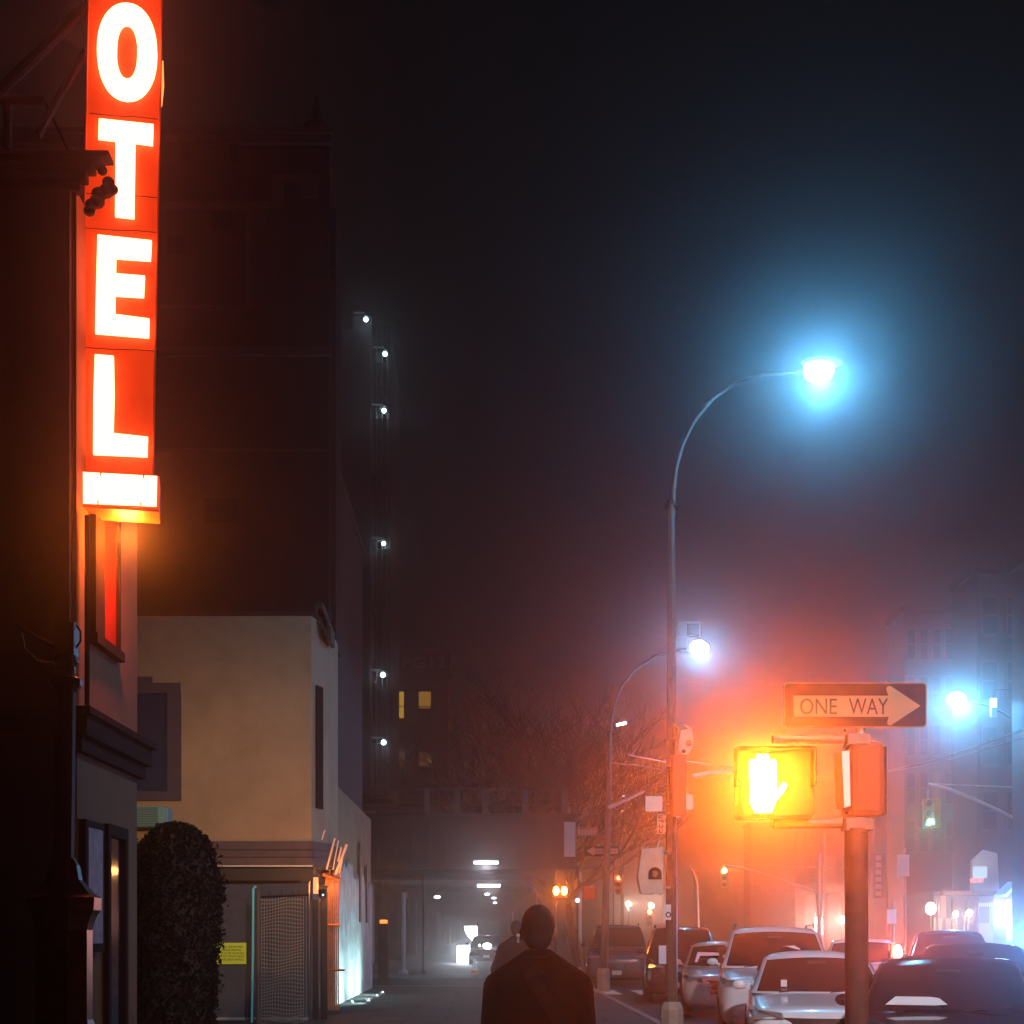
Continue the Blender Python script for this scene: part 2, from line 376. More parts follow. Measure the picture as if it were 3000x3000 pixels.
# ------------------------------------------------------------------ ornate post base at lower left
on = thing('ornate_lamppost', (XX(180, 8), 8, 0), 'dark ornate cast-iron lamppost in front of the hotel at the lower left', 'lamppost')
MB().lathe([(0.20, 0), (0.20, .18), (.16, .22), (.10, .34), (.09, .62), (.12, .84), (.155, .98), (.17, 1.02)], (XX(180, 8), 8, 0), 8).build('pedestal', M_black, on)
MB().lathe([(.165, 1.02), (.17, 1.08), (.155, 1.12), (.155, 1.62), (.165, 1.66), (.18, 1.70), (.20, 1.73), (.205, 1.80), (.17, 1.82), (.10, 1.90), (.085, 1.98), (.06, 2.02)], (XX(188, 8), 8, 0), 8).build('lantern_box', mat('bronze_brown', (0.10, 0.045, 0.02), 0.3, metal=0.6, noise=0.4, scale=18), on)
MB().tube([(XX(186, 8), 8, 1.98), (XX(192, 8), 8, 3.05)], 0.058, 12).build('shaft', M_black, on)
b = MB().lathe([(.065, 0), (.09, .03), (.09, .07), (.055, .09), (.055, .14), (.075, .16), (.06, .2)], (XX(192, 8), 8, 2.95), 12)
b.box(XX(192,8)-.05, XX(192,8)+.06, 7.95, 8.05, 3.15, 3.33).tube([P(40, 1825, 8), P(100, 1865, 8), P(175, 1900, 8)], .014).tube([P(64, 1855, 8), P(72, 1900, 8), P(110, 1935, 8), P(160, 1945, 8)], .006)
b.tube([P(222, 1830, 8), P(236, 1850, 8), P(236, 1880, 8), P(210, 1915, 8)], .006)
b.build('camera_bracket', M_black, on)

# ------------------------------------------------------------------ cream building
YC = 29.5
cx1 = XX(912, YC)
cb = thing('cream_building', (-7, 30, 0), 'cream stucco two-storey building with brown ledge, between the hotel and the dark brick block', 'building')
MB().add([(-16, YC, ZZ(2465, YC)), (cx1, YC, ZZ(2465, YC)), (-3.32, 30.4, ZZ(2465, YC)), (-3.32, 32.4, ZZ(2465, YC)), (-16, 32.4, ZZ(2465, YC)),
          (-16, YC, ZZ(1805, YC)), (cx1, YC, ZZ(1805, YC)), (-3.32, 30.4, ZZ(1805, YC)), (-3.32, 32.4, ZZ(1805, YC)), (-16, 32.4, ZZ(1805, YC))],
         [(4,3,2,1,0),(5,6,7,8,9),(0,1,6,5),(1,2,7,6),(2,3,8,7),(3,4,9,8),(4,0,5,9)]).build('upper_wall', M_cream, cb)
MB().box(-16, cx1 - .02, YC + .25, 32.3, 0, ZZ(2542, YC)).build('lower_wall', M_grey, cb)
b = MB()
for (p0, p1, o_) in ((2465, 2490, .10), (2492, 2512, .16), (2514, 2536, .22)):
    b.add([( -16, YC-o_, ZZ(p1,YC)), (cx1+.05, YC-o_, ZZ(p1,YC)), (-3.30+o_*.6, 30.3, ZZ(p1,YC)), (-3.30+o_*.6, 32, ZZ(p1,YC)), (-16, 32, ZZ(p1,YC)),
           (-16, YC-o_, ZZ(p0,YC)), (cx1+.05, YC-o_, ZZ(p0,YC)), (-3.30+o_*.6, 30.3, ZZ(p0,YC)), (-3.30+o_*.6, 32, ZZ(p0,YC)), (-16, 32, ZZ(p0,YC))],
          [(4,3,2,1,0),(5,6,7,8,9),(0,1,6,5),(1,2,7,6),(2,3,8,7),(3,4,9,8),(4,0,5,9)])
b.build('ledge', M_ledge, cb)
MB().box(-16, cx1 + .06, YC - .25, YC - .20, ZZ(2541, YC), ZZ(2536.5, YC)).build('flashing', M_steel, cb)
MB().box(-16, cx1 + .06, YC - .1, YC + .3, ZZ(2580, YC), ZZ(2541.5, YC)).build('soffit_beam', M_black, cb)
b = MB(); 
for k in range(5): b.box(XX(925+k*9, 29.9), XX(948+k*6, 29.9), 29.75, 30.5, ZZ(1800+k*17+14, 29.9), ZZ(1770+k*17, 29.9))
b.build('scroll_bracket', M_stone, cb)
wf = MB(); wbox(wf, 380, 445, 1982, 2032, YC - .06, .05); wbox(wf, 380, 527, 2000, 2030, YC-.08, .07); wbox(wf, 490, 529, 2030, 2345, YC-.08, .07); wbox(wf, 380, 490, 2318, 2345, YC-.08, .07)
wf = wf.build('window', M_purple, cb)
b = MB(); wbox(b, 375, 490, 2030, 2318, YC-.03, .025); b.build('pane', mat('blue_dark_pane', (0.02, 0.035, 0.085), 0.25), wf)
b = MB().box(0, .04, 0, 0.18, ZZ(2368, 29.8), ZZ(2010, 29.8))
o = MB().add([(cx1 + .07, 29.70, ZZ(2368, 29.8)), (cx1 + .16, 30.02, ZZ(2368, 29.8)), (cx1 + .19, 30.0, ZZ(2368, 29.8)), (cx1 + .10, 29.67, ZZ(2368, 29.8)),
              (cx1 + .07, 29.70, ZZ(2010, 29.8)), (cx1 + .16, 30.02, ZZ(2010, 29.8)), (cx1 + .19, 30.0, ZZ(2010, 29.8)), (cx1 + .10, 29.67, ZZ(2010, 29.8))],
             [(3,2,1,0),(4,5,6,7),(0,1,5,4),(1,2,6,5),(2,3,7,6),(3,0,4,7)]).build('slit_window', M_trim, cb)
ac = thing('air_conditioner', P(440, 2420, YC - .3), 'pale green air conditioner with louvres under the blue window', 'air conditioner')
b = MB(); wbox(b, 380, 484, 2362, 2422, YC - .5, .5); wbox(b, 484, 492, 2366, 2422, YC-.44, .44); b.build('casing', mat('ac_green', (0.20, 0.42, 0.40), .6), ac, bevel=.02)
b = MB()
for k in range(11): wbox(b, 384, 462, 2366 + k*5, 2368 + k*5, YC - .515, .02)
b.build('louvre', mat('ac_dark', (0.05, 0.12, 0.12), .6), ac)

# yellow notice on the garage wall
ys = thing('yellow_notice', P(677, 2825, 26.5), 'bright yellow warning notice with five lines of black writing', 'sign')
b = MB(); wbox(b, 633, 722, 2762, 2825, 26.5, .012); b.build('board', emis('notice_yellow', (.6, .75, .03), .02, base=(0.62, 0.74, 0.04)), ys, bevel=.004)
b = MB()
for i, (s_, a0, a1) in enumerate((('ALL CARS MAY PARK', 655, 712), ('IN THIS PARKING', 650, 706), ('LOT AT MY OWN RISK', 641, 716), ('DO NOT TRUST THE MC', 641, 716), ('IN THE SAFETY PATROL', 641, 714))):
    p0 = P(a0, 2777 + i*9.3, 26.495); p1 = P(a1, 2777 + i*9.3, 26.495)
    add_text(b, s_, p0, p1 - p0, (0, 0, 6 / F * 26.5))
b.build('lettering', M_signblack, ys)
fw = thing('grey_fence_panel', (XX(780, 26.6), 26.6, 0), 'dark grey solid fence board behind the yellow notice and cyan post', 'fence')
b = MB().box(XX(560, 26.6), XX(905, 26.6), 26.55, 26.62, 0, ZZ(2590, 26.6)).build('board', M_grey, fw)
MB().box(XX(560, 26.6), XX(905, 26.6), 26.5, 26.66, 0, .05).build('base_rail', M_steel, fw)
cy = mat('cyan_post_paint', (0.20, 0.80, 0.84), .45)
MB().tube([P(736, 3100, 25.8), P(741, 2780, 25.8), P(742, 2604, 25.8), P(750, 2596, 25.8)], .022, 8).build('fence_post', cy, None)
tag(bpy.data.objects['fence_post'], 'thin cyan post with bent top beside the woven lattice', 'post')
# woven lattice
lt = thing('lattice_gate', (XX(810, 25.6), 25.6, 0), 'woven chain-link gate with sagging strips behind black posts', 'gate')
b = MB(); Yl = 25.6
def wv(px, py): return P(px, py + 5*math.sin(px*.045 + py*.03), Yl)
for k in range(46):
    py = 2634 + k*10.5
    b.tube([wv(px, py + (px-765)*-.05) for px in range(765, 900, 9)], .008, 4)
for k in range(17):
    px = 766 + k*8.2
    b.tube([wv(px, py) for py in range(2626, 3110, 30)], .006, 4)
b.build('chain_link', mat('rusty_wire', (0.42, 0.33, 0.24), .6, metal=.3), lt)
MB().tube([P(757, 3110, Yl), P(757, 2608, Yl)], .045, 10).build('gate_post', mat('brown_post', (0.12, .09, .08), .7), lt)
MB().tube([P(765, 3060, Yl), P(905, 3060, Yl)], .02, 8).build('gate_rail', M_black, lt)
b = MB().tube([P(765, 2628, Yl), P(905, 2622, Yl)], .02, 8)
for px in (790, 825, 858, 875): b.tube([P(px, 2625, Yl), P(px, 2607, Yl)], .014, 6)
b.build('gate_rail', M_black, lt)
for i, (px, wd, t0, lb) in enumerate(((895, 12, 2585, 'wide black gate post nearest the lattice'), (925, 9, 2640, 'black gate post with amber reflector beside the wall'), (950, 10, 2600, 'black gate post touching the graffiti wall'))):
    YP = 26.8
    o = thing('gate_post_black', (XX(px, YP), YP, 0), lb, 'post', 'black gate posts by the painted wall')
    MB().box(XX(px-wd, YP), XX(px+wd, YP), YP-.05, YP+.05, 0, ZZ(t0, YP)).build('post', M_black, o)
    MB().box(XX(px-wd-2, YP), XX(px+wd+2, YP), YP-.06, YP+.06, ZZ(t0, YP), ZZ(t0-5, YP)).build('cap', M_black, o)
al = thing('amber_wall_lamp', P(925, 2620, 26.7), 'amber lit lamp tube on the gate post under the brown ledge', 'lamp')
b = MB(); wbox(b, 918, 931, 2570, 2618, 26.65, .06); b.build('tube', emis('amber_lit', (1, .30, .10), 1.6), al)
b = MB(); wbox(b, 915, 934, 2562, 2570, 26.64, .1); b.build('cap', M_stone, al)
light('bulb_light', P(966, 2600, 27.4), 60, (1, .28, .04), al, .05)
fl = thing('flood_lamp', P(945, 2615, 26.5), 'small blue-white flood lamp clamped to the black gate post', 'lamp')
MB().lathe([(.02, 0), (.07, .04), (.08, .14), (.05, .17)], P(944, 2630, 26.5), 12).build('housing', M_black, fl)
MB().ball(P(946, 2622, 26.42), .02).build('lens', emis('flood_lens', (.5, .75, 1), 2), fl)
# spiked gate
sp = thing('spiked_gate', (XX(960, 28.2), 28.2, 0), 'orange spiked gate with slanted bars against the pale wall', 'gate')
M_gateorange = mat('gate_orange', (0.55, 0.20, 0.06), .5, metal=.2, noise=.4, scale=14)  # orange base colour with darker noise
b = MB()
for k in range(9):
    px = 950 + k*5.2; b.tube([P(px, 2960, 28.2), P(px, 2640 - 6*(k % 2), 28.2), P(px+6, 2565 - 8*(k % 3), 28.2)], .014, 5)
b.build('bar', M_gateorange, sp)
for a_, c_, r__ in (((946, 2562), (995, 2580), .035), ((948, 2710), (996, 2710), .03), ((948, 2842), (1010, 2842), .022)): MB().tube([P(*a_, 28.1), P(*c_, 28.1)], r__, 8).build('rail', M_gateorange, sp)
for (a0, c0, a1, c1, r) in ((957, 2547, 981, 2455, .02), (975, 2548, 992, 2462, .012), (943, 2460, 951, 2432, .018), (983, 2562, 1016, 2474, .03), (990, 2525, 1000, 2482, .02), (994, 2560, 1003, 2518, .014)):
    MB().tube([P(a0, c0, 28.0), P(a1, c1, 28.0)], r, 6).build('spike', mat('spike_paint', (.6, .5, .42), .4), sp)

# low painted wall building (beyond the gate)
gx = -3.32
pb = thing('painted_low_building', (-8, 37, 0), 'low building with a peeling white and beige painted side wall', 'building')
def slab(x0, x1, y0, y1, za0, za1, zb0=0):  # top slopes with y
    return [(x0,y0,zb0),(x1,y0,zb0),(x1,y1,zb0),(x0,y1,zb0),(x0,y0,za0),(x1,y0,za0),(x1,y1,za1),(x0,y1,za1)], [(3,2,1,0),(4,5,6,7),(0,1,5,4),(1,2,6,5),(2,3,7,6),(3,0,4,7)]
MB().add(*slab(-16, gx - .03, 32.42, 42.2, 4.95, 4.95)).build('wall', M_beige, pb)
# ragged white paint layer
pts = [(31.6, 0), (42.15, 0)]
top = []
n = 60
for i in range(n + 1):
    y = 42.15 - (42.15 - 31.6) * i / n
    top.append((y, 2.9 + 0.65 * (42 - y) / 14 + random.uniform(-.18, .18) + .15*math.sin(y*2)))
pl = [Vector((gx - .02, y, z)) for y, z in pts + top]
MB().prism(pl, (.035, 0, 0)).build('white_paint', M_white, pb)
MB().box(gx - .2, gx - .02, 31.6, 32.45, 0, 4.2).build('yard_wall', M_beige, pb)
MB().box(gx + .015, gx + .05, 37.7, 38.1, 1.9, 4.0).build('drain_pipe', M_black, pb)
MB().box(gx + .02, gx + .06, 39.7, 40.2, 1.9, 3.5).build('bracket', M_black, pb)
for yy, lb in ((35.4, 'added low round wall-washing light at the foot of the painted wall, middle one'), (32.9, 'added low round wall-washing light at the foot of the painted wall, nearer one'), (37.4, 'added low round wall-washing light farther along the painted wall, last one')):
    o = thing('added_washer', (gx + .6, yy, 0), lb, 'lamp')  # added lights to brighten the foot of the painted wall
    MB().lathe([(.07, 0), (.07, .05), (.05, .07)], (gx + .65, yy, 0), 12).build('housing', M_steel, o)
    MB().ball((gx + .66, yy, .075), .022).build('lens', emis('added_washer_lens', (.6, .95, 1), 3), o)
    _w = light('bulb_light', (gx + .78, yy, .25), 150, (.55, .95, 1), o, .03, typ='SPOT', angle=R(165)); _w.data.spot_blend = .6
    _w.rotation_euler = Vector((-1, 0, .35)).to_track_quat('-Z', 'Y').to_euler()

# ------------------------------------------------------------------ big dark block behind
tb = thing('brick_block', (-12, 36, 0), 'huge unlit brick building with a gable turret, rising behind the cream building', 'building')
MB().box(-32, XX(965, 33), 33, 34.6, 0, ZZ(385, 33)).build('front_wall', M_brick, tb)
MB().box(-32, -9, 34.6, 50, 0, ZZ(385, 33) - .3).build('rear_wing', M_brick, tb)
b = MB()
for (p0, p1, o_) in ((385, 400, .18), (400, 425, .1), (1020, 1045, .12), (1316, 1324, .06), (1795, 1815, .1)):
    b.box(-32, XX(965, 33) + o_*.4, 33 - o_, 33.02, ZZ(p1, 33), ZZ(p0, 33))
b.build('stone_band', M_stone, tb)
b = MB()     # stepped stone trim round the big arch panel
for (a0, a1, c0, c1) in ((470, 750, 590, 615), (735, 775, 600, 650), (718, 735, 615, 905), (470, 735, 893, 905), (795, 830, 510, 605), (830, 935, 510, 530), (760, 830, 590, 605), (880, 930, 530, 575)):
    wbox(b, a0, a1, c0, c1, 32.93, .09)
b.build('stepped_trim', M_stone, tb)
b = MB()
for (a0, a1, c0, c1) in ((530, 555, 410, 470), (675, 700, 410, 470), (620, 680, 610, 670), (490, 540, 690, 740), (600, 700, 1460, 1530)):
    b = MB(); wbox(b, a0, a1, c0, c1, 32.965, .03); b.build('window', M_glassdk, tb)
tr = MB()
prof = [(.75, 0), (.75, 1.1), (.6, 1.15), (.55, 1.3), (.42, 1.5), (.30, 1.6), (.30, 2.4), (.16, 2.5), (.12, 3.1), (.17, 3.2), (.1, 3.35), (.03, 3.5)]
k_ = (ZZ(250, 33) - ZZ(385, 33)) / 3.5
tr.lathe([(r*.42, z*k_) for r, z in prof], (XX(922, 33), 33.4, ZZ(385, 33)), 8)
tr.build('turret', M_stone, tb)
b = MB()
for k, (px, py) in enumerate(((968, 430), (972, 560), (975, 700), (985, 735), (982, 760))): b.box(XX(px-12, 33.5), XX(px, 33.5), 33.3, 34.2, ZZ(py+120, 33.5), ZZ(py, 33.5))
b.box(XX(965, 33)-.1, XX(965, 33)+.12, 33.3, 34.5, ZZ(1900, 33.5), ZZ(620, 33.5))
b.build('corner_pier', M_brick, tb)
mb_ = thing('setback_block', (-7, 38, 0), 'dark violet brick wall continuing behind the painted low building', 'building')
MB().box(-20, -3.62, 34.65, 42.4, 4.98, 12.8).build('wall', M_brickv, mb_)
MB().box(-20, -3.55, 34.64, 42.5, 12.8, 13.0).build('coping', M_stone, mb_)

# fire escape tower block with lamps
YT = 62.0
ft = thing('fire_escape_block', (XX(1080, YT), YT + 3, 0), 'narrow dark block with a fire escape dotted by small white lamps', 'building')
MB().box(-18, XX(1090, YT), YT, YT + 8, 7.6, ZZ(965, YT)).build('wall', M_brickv, ft)
MB().box(XX(1032, YT), XX(1085, YT), YT + .3, YT + 3, ZZ(965, YT), ZZ(918, YT)).build('roof_hut', M_brickv, ft)
MB().box(XX(1085, YT), XX(1137, YT), YT + 1.2, YT + 8, 7.6, ZZ(920, YT)).build('stair_tower', M_brick, ft)
levels = [1030, 1195, 1390, 1585, 1780, 1965, 2165, 2330]
b = MB(); b2 = MB(); b3 = MB()
for i, ly in enumerate(levels):
    MB().box(XX(1086, YT), XX(1136, YT), YT - .1, YT + 1.1, ZZ(ly + 3, YT), ZZ(ly, YT)).build('landing', M_black, ft)
    for q in (14, 30): b2.tube([(XX(1086, YT), YT - .1, ZZ(ly - q*2, YT)), (XX(1136, YT), YT - .1, ZZ(ly - q*2, YT))], .02, 5)
    if i + 1 < len(levels):
        b3.tube([(XX(1090, YT), YT + .2, ZZ(ly, YT)), (XX(1132, YT), YT + .2, ZZ(levels[i+1], YT))], .035, 5)
for px in (1087, 1104, 1120, 1135): b2.tube([(XX(px, YT), YT - .1, ZZ(2330, YT)), (XX(px, YT), YT - .1, ZZ(940, YT))], .025, 5)
b2.build('railing', M_polepaint, ft); b3.build('stair', M_black, ft)
for (px, py, r, lb) in ((1072, 936, .10, 'hooded white lamp on the roof hut, highest of the fire escape lamps'), (1128, 1037, .10, 'white lamp on the top landing of the fire escape'), (1125, 1203, .10, 'white lamp on the second landing down the fire escape'),
                   (1124, 1592, .09, 'white lamp halfway down the fire escape'), (1122, 1977, .11, 'bright lamp level with the roof of the lit-window building'), (1124, 2175, .11, 'lowest white lamp on the fire escape, beside the lower yellow windows')):
    o = thing('fire_escape_lamp', P(px, py, YT - .3), lb, 'lamp', 'lamps on the fire escape')
    MB().ball(P(px, py, YT - .3), r).build('bulb', emis('small_lamp_lit', (.62, .9, 1), 9), o, smooth=True)
    MB().lathe([(.14, 0), (.12, .04), (.03, .1)], P(px, py - 9, YT - .3), 10).build('shade', M_black, o)
    MB().box(XX(px - 34, YT), XX(px - 2, YT), YT - .35, YT - .25, ZZ(py - 10, YT), ZZ(py - 13, YT)).build('bracket', M_steel, o)
    light('bulb_light', P(px, py + 4, YT - .48), 8, (.5, .8, 1), o, .08)

# ------------------------------------------------------------------ viaduct
VYR = 60.0
vd = thing('railway_viaduct', (-1, VYR, 0), 'long steel viaduct with dark girders crossing above the pavement', 'viaduct')
zb = ZZ(2546, VYR)
VXR = XX(1684, VYR)
MB().box(-9, VXR, VYR, VYR + .5, zb, ZZ(2385, VYR)).build('front_girder', M_girder, vd)
b = MB().box(-9, VXR + .1, VYR - .15, VYR + .5, ZZ(2392, VYR), ZZ(2385, VYR) + .02).box(-9, VXR + .05, VYR - .12, VYR + .3, zb - .02, zb + .12)
for k in range(18): 
    x = -8.8 + k*.72; b.box(x, x + .05, VYR - .08, VYR, zb, ZZ(2392, VYR))
b.build('flange', M_girder, vd)
MB().box(-9, VXR, VYR + .5, 335, zb + 1.0, zb + 1.4).build('deck', M_girder, vd)
b = MB()
for k, px in enumerate((1250, 1340, 1422, 1538, 1655)): MB().box(XX(px-9, VYR), XX(px+9, VYR), VYR + .1, VYR + .3, ZZ(2385, VYR), ZZ(2312, VYR)).build('parapet_post', M_conc, vd)
MB().box(-9, VXR, VYR + .15, VYR + .22, ZZ(2316, VYR), ZZ(2308, VYR)).box(-9, VXR, VYR + .15, VYR + .2, ZZ(2360, VYR), ZZ(2355, VYR)).build('parapet_rail', M_girder, vd)
y = 66.0; 
while y < 330:
    MB().box(-6.5, VXR, y, y + .45, zb + .02, zb + 1.0).build('cross_beam', M_conc, vd); y += 7.0 if y < 130 else 14
y = 64.0; i = 0
while y < 330:
    for xs in (-5.6, VXR - .35):
        MB().box(xs - .2, xs + .2, y - .2, y + .2, 0, zb + .1).build('column', M_conc, vd)
    y += 12 if y < 150 else 30
MB().box(XX(1684, VYR) - .45, XX(1684, VYR) + .02, VYR - .12, VYR - .0, ZZ(2510, VYR), ZZ(2408, VYR)).build('end_plate', mat('pale_plate', (.5, .42, .4), .7), vd)
b = MB()
for k in range(4): b.tube([P(1664 + k*7, 2402 + k*2, VYR - .2), P(1728 + k*5, 2338 + k*14, VYR + 2.5)], .04, 6)
b.build('stair_stringer', M_conc, vd)
# tunnel wall on the left
tw = thing('retaining_wall', (-5.9, 100, 0), 'dark stained retaining wall along the left side under the viaduct', 'wall')
MB().box(-6.6, -6.1, 60.6, 330, 0, zb).build('wall', M_conc, tw)
for (px, py, Y_, w_, lb) in ((1424, 2527, 59.7, 72, 'long white tube light on the face of the viaduct girder'), (1432, 2595, 79, 68, 'long white tube light hanging under the viaduct')):
    o = thing('tube_light', P(px, py, Y_), lb, 'lamp', 'tube lights of the viaduct')
    b = MB(); wbox(b, px - w_/2, px + w_/2, py - 4, py + 4, Y_, .12); b.build('tube', emis('tube_lit', (.75, .9, 1), 4), o)
    b = MB(); wbox(b, px - w_/2 - 2, px + w_/2 + 2, py - 8, py - 4.3, Y_, .14); b.build('housing', M_steel, o)
    light('bulb_light', P(px, py + 16, Y_ - .3), 60, (.75, .85, 1), o, .15)
for (px, py, Y_, lb) in ((1432, 2555, 70, 'tiny round lamp under the first viaduct beams'), (1427, 2620, 94, 'tiny round lamp below the hanging tube light'), (1447, 2631, 104, 'tiny round lamp right of the tunnel centre'), (1450, 2645, 122, 'dim tiny lamp deepest under the viaduct'), (1281, 2628, 74, 'small white lamp on the left tunnel columns')):
    o = thing('tunnel_lamp', P(px, py, Y_), lb, 'lamp', 'small lamps under the viaduct')
    MB().ball(P(px, py, Y_), .11, sc=(1.6, 1, .8)).build('bulb', emis('tube_lit', (.75, .9, 1), 4), o)
    MB().box(XX(px, Y_) - .12, XX(px, Y_) + .12, Y_ - .1, Y_ + .1, ZZ(py, Y_) + .1, ZZ(py, Y_) + .16).build('mount', M_black, o)
# lit panels inside
lp = thing('illuminated_billboard', P(1368, 2835, 78), 'glaring white illuminated panel standing under the viaduct', 'light box')
b = MB(); wbox(b, 1339, 1397, 2770, 2826, 78, .15); b.build('lit_face', emis('billboard_lit', (.8, .92, 1), 6), lp)
b = MB(); wbox(b, 1337, 1399, 2768, 2770, 77.95, .25); wbox(b, 1355, 1359, 2827, 2852, 78, .1); wbox(b, 1385, 1389, 2827, 2852, 78, .1); b.build('frame', M_black, lp)
light('panel_light', P(1368, 2800, 76.8), 700, (.75, .88, 1), lp, .5)
l2 = thing('curved_light_panel', P(1375, 2765, 80), 'curved white lit screen above the illuminated panel under the viaduct', 'light box')
Yq = 80
MB().prism([P(1360, 2713, Yq), P(1398, 2713, Yq), P(1398, 2766, Yq), P(1385, 2758, Yq), P(1370, 2742, Yq), P(1361, 2725, Yq)], (0, .12, 0)).build('lit_face', emis('billboard_lit', (.8, .92, 1), 6), l2)
b = MB(); wbox(b, 1398.2, 1400, 2700, 2772, Yq, .15); b.build('mount', M_black, l2)
cn = thing('traffic_cone', P(1391, 2858, 56.6), 'orange and white traffic cone at the kerb before the viaduct', 'traffic cone')
cl = Vector((XX(1391, 56.6), 56.6, 0))
MB().box(cl.x-.19, cl.x+.19, 56.4, 56.8, 0, .05).lathe([(.15, .05), (.13, .14)], cl, 14).build('base', mat('cone_orange', (.9, .2, .04), .5), cn)
MB().lathe([(.13, .14), (.06, .5), (.03, .58)], cl, 14).build('reflective_sleeve', mat('cone_white', (.85, .85, .85), .4), cn)

# station/loft building with yellow windows
YL = 92.0
lb_ = thing('loft_building', (XX(1220, YL), YL + 4, zb + 1.4), 'dark block with four yellow-lit windows and worn painted numerals on its parapet', 'building')
MB().box(XX(1100, YL), XX(1312, YL), YL, YL + 9, zb + 1.4, ZZ(1908, YL)).build('wall', M_brickv, lb_)
MB().box(XX(1100, YL), XX(1316, YL), YL - .12, YL + 9, ZZ(1912, YL), ZZ(1902, YL)).build('coping', M_stone, lb_)
MB().box(XX(1140, YL), XX(1300, YL), YL - .06, YL, ZZ(2012, YL), ZZ(2004, YL)).box(XX(1140, YL), XX(1300, YL), YL - .06, YL, ZZ(2190, YL), ZZ(2184, YL)).build('string_course', M_stone, lb_)
b = MB(); p0 = P(1180, 1958, YL - .01); p1 = P(1306, 1958, YL - .01); add_text(b, 'PG12', p0, p1 - p0, (0, 0, 34 / F * YL)); b.build('painted_numerals', mat('faded_numerals', (.2, .17, .17), .8), lb_)
for i, (a0, a1, c0, c1, m_) in enumerate(((1147, 1183, 2026, 2104, E_warmwin), (1227, 1262, 2026, 2075, emis('amber_window_lit', (1, .5, .08), .24)), (1148, 1184, 2203, 2245, E_warmdim), (1228, 1264, 2203, 2243, E_warmdim))):
    fr = MB(); wbox(fr, a0 - 3, a1 + 3, c0 - 4, c0, YL - .08, .08); wbox(fr, a0 - 3, a0, c0, c0 + 92, YL - .08, .08); wbox(fr, a1, a1 + 3, c0, c0 + 92, YL - .08, .08); wbox(fr, a0, a1, c0 + 42, c0 + 45, YL - .08, .06); wbox(fr, a0 - 4, a1 + 4, c0 + 92, c0 + 97, YL - .14, .14)
    fr = fr.build('window', M_black, lb_)
    b = MB(); wbox(b, a0, a1, c0, c1, YL - .03, .03); b.build('lit_pane', m_, fr)
    b = MB(); wbox(b, a0, a1, c1, c0 + 92, YL - .03, .03); b.build('dark_pane', M_glassdk, fr)
    if i == 3: b = MB(); wbox(b, 1253, 1263, 2205, 2236, YL - .035, .01); b.build('curtain_gap', E_warmwin, fr)

# ------------------------------------------------------------------ bare trees
def bare_tree(x, y, h, spread, lab, seed, lean=0.0):
    rnd = random.Random(seed)
    t = thing('bare_tree', (x, y, 0), lab, 'tree', 'bare trees beyond the viaduct')
    mb = MB(); tw_ = MB()
    def br(p, d, L, r, lv, out):
        n = 4; pts = [p]; rs = [r]; q = p.copy(); dd = d.copy()
        for i in range(n):
            dd = (dd + Vector((rnd.uniform(-.22, .22), rnd.uniform(-.22, .22), rnd.uniform(-.05, .14)))).normalized()
            q = q + dd * L / n; pts.append(q.copy()); rs.append(r * (1 - .5 * (i + 1) / n))
        out.tube(pts, rs, 6 if lv < 2 else 3, cap=False)
        if lv >= 5: return
        k = 3 if lv < 3 else 5
        for i in range(k):
            a = pts[rnd.choice((2, 3, 4)) if i else 4]
            ang = rnd.uniform(0, 2*math.pi); tl = rnd.uniform(.35, .85)
            nd = (dd + Vector((math.cos(ang)*tl*spread, math.sin(ang)*tl*spread, rnd.uniform(-.15, .35)))).normalized()
            br(a, nd, L * rnd.uniform(.62, .82), r * .55, lv + 1, tw_ if lv >= 1 else out)
    br(Vector((x, y, 0)), Vector((lean, 0, 1)).normalized(), h * .32, h * .02, 0, mb)
    for k in range(3):
        ang = rnd.uniform(0, 6.28); br(Vector((x + lean*h*.2, y, h*.22)), Vector((math.cos(ang)*.8, math.sin(ang)*.8, .8)).normalized(), h*.25, h*.012, 1, tw_)
    mb.build('trunk', M_bark, t); tw_.build('crown', M_bark, t)
bare_tree(4.7, 78, 17, 1.3, 'largest bare tree, its twigs spreading over the viaduct', 3, -.25)
bare_tree(4.9, 96, 20, 1.2, 'tall bare tree behind the largest one, near the curved lamp arm', 8, -.15)
bare_tree(4.6, 70, 13, 1.2, 'smaller bare tree nearest the viaduct corner', 15, -.35)
bare_tree(4.8, 88, 19, 1.3, 'bare tree leaning left toward the yellow windows', 22, -.5)

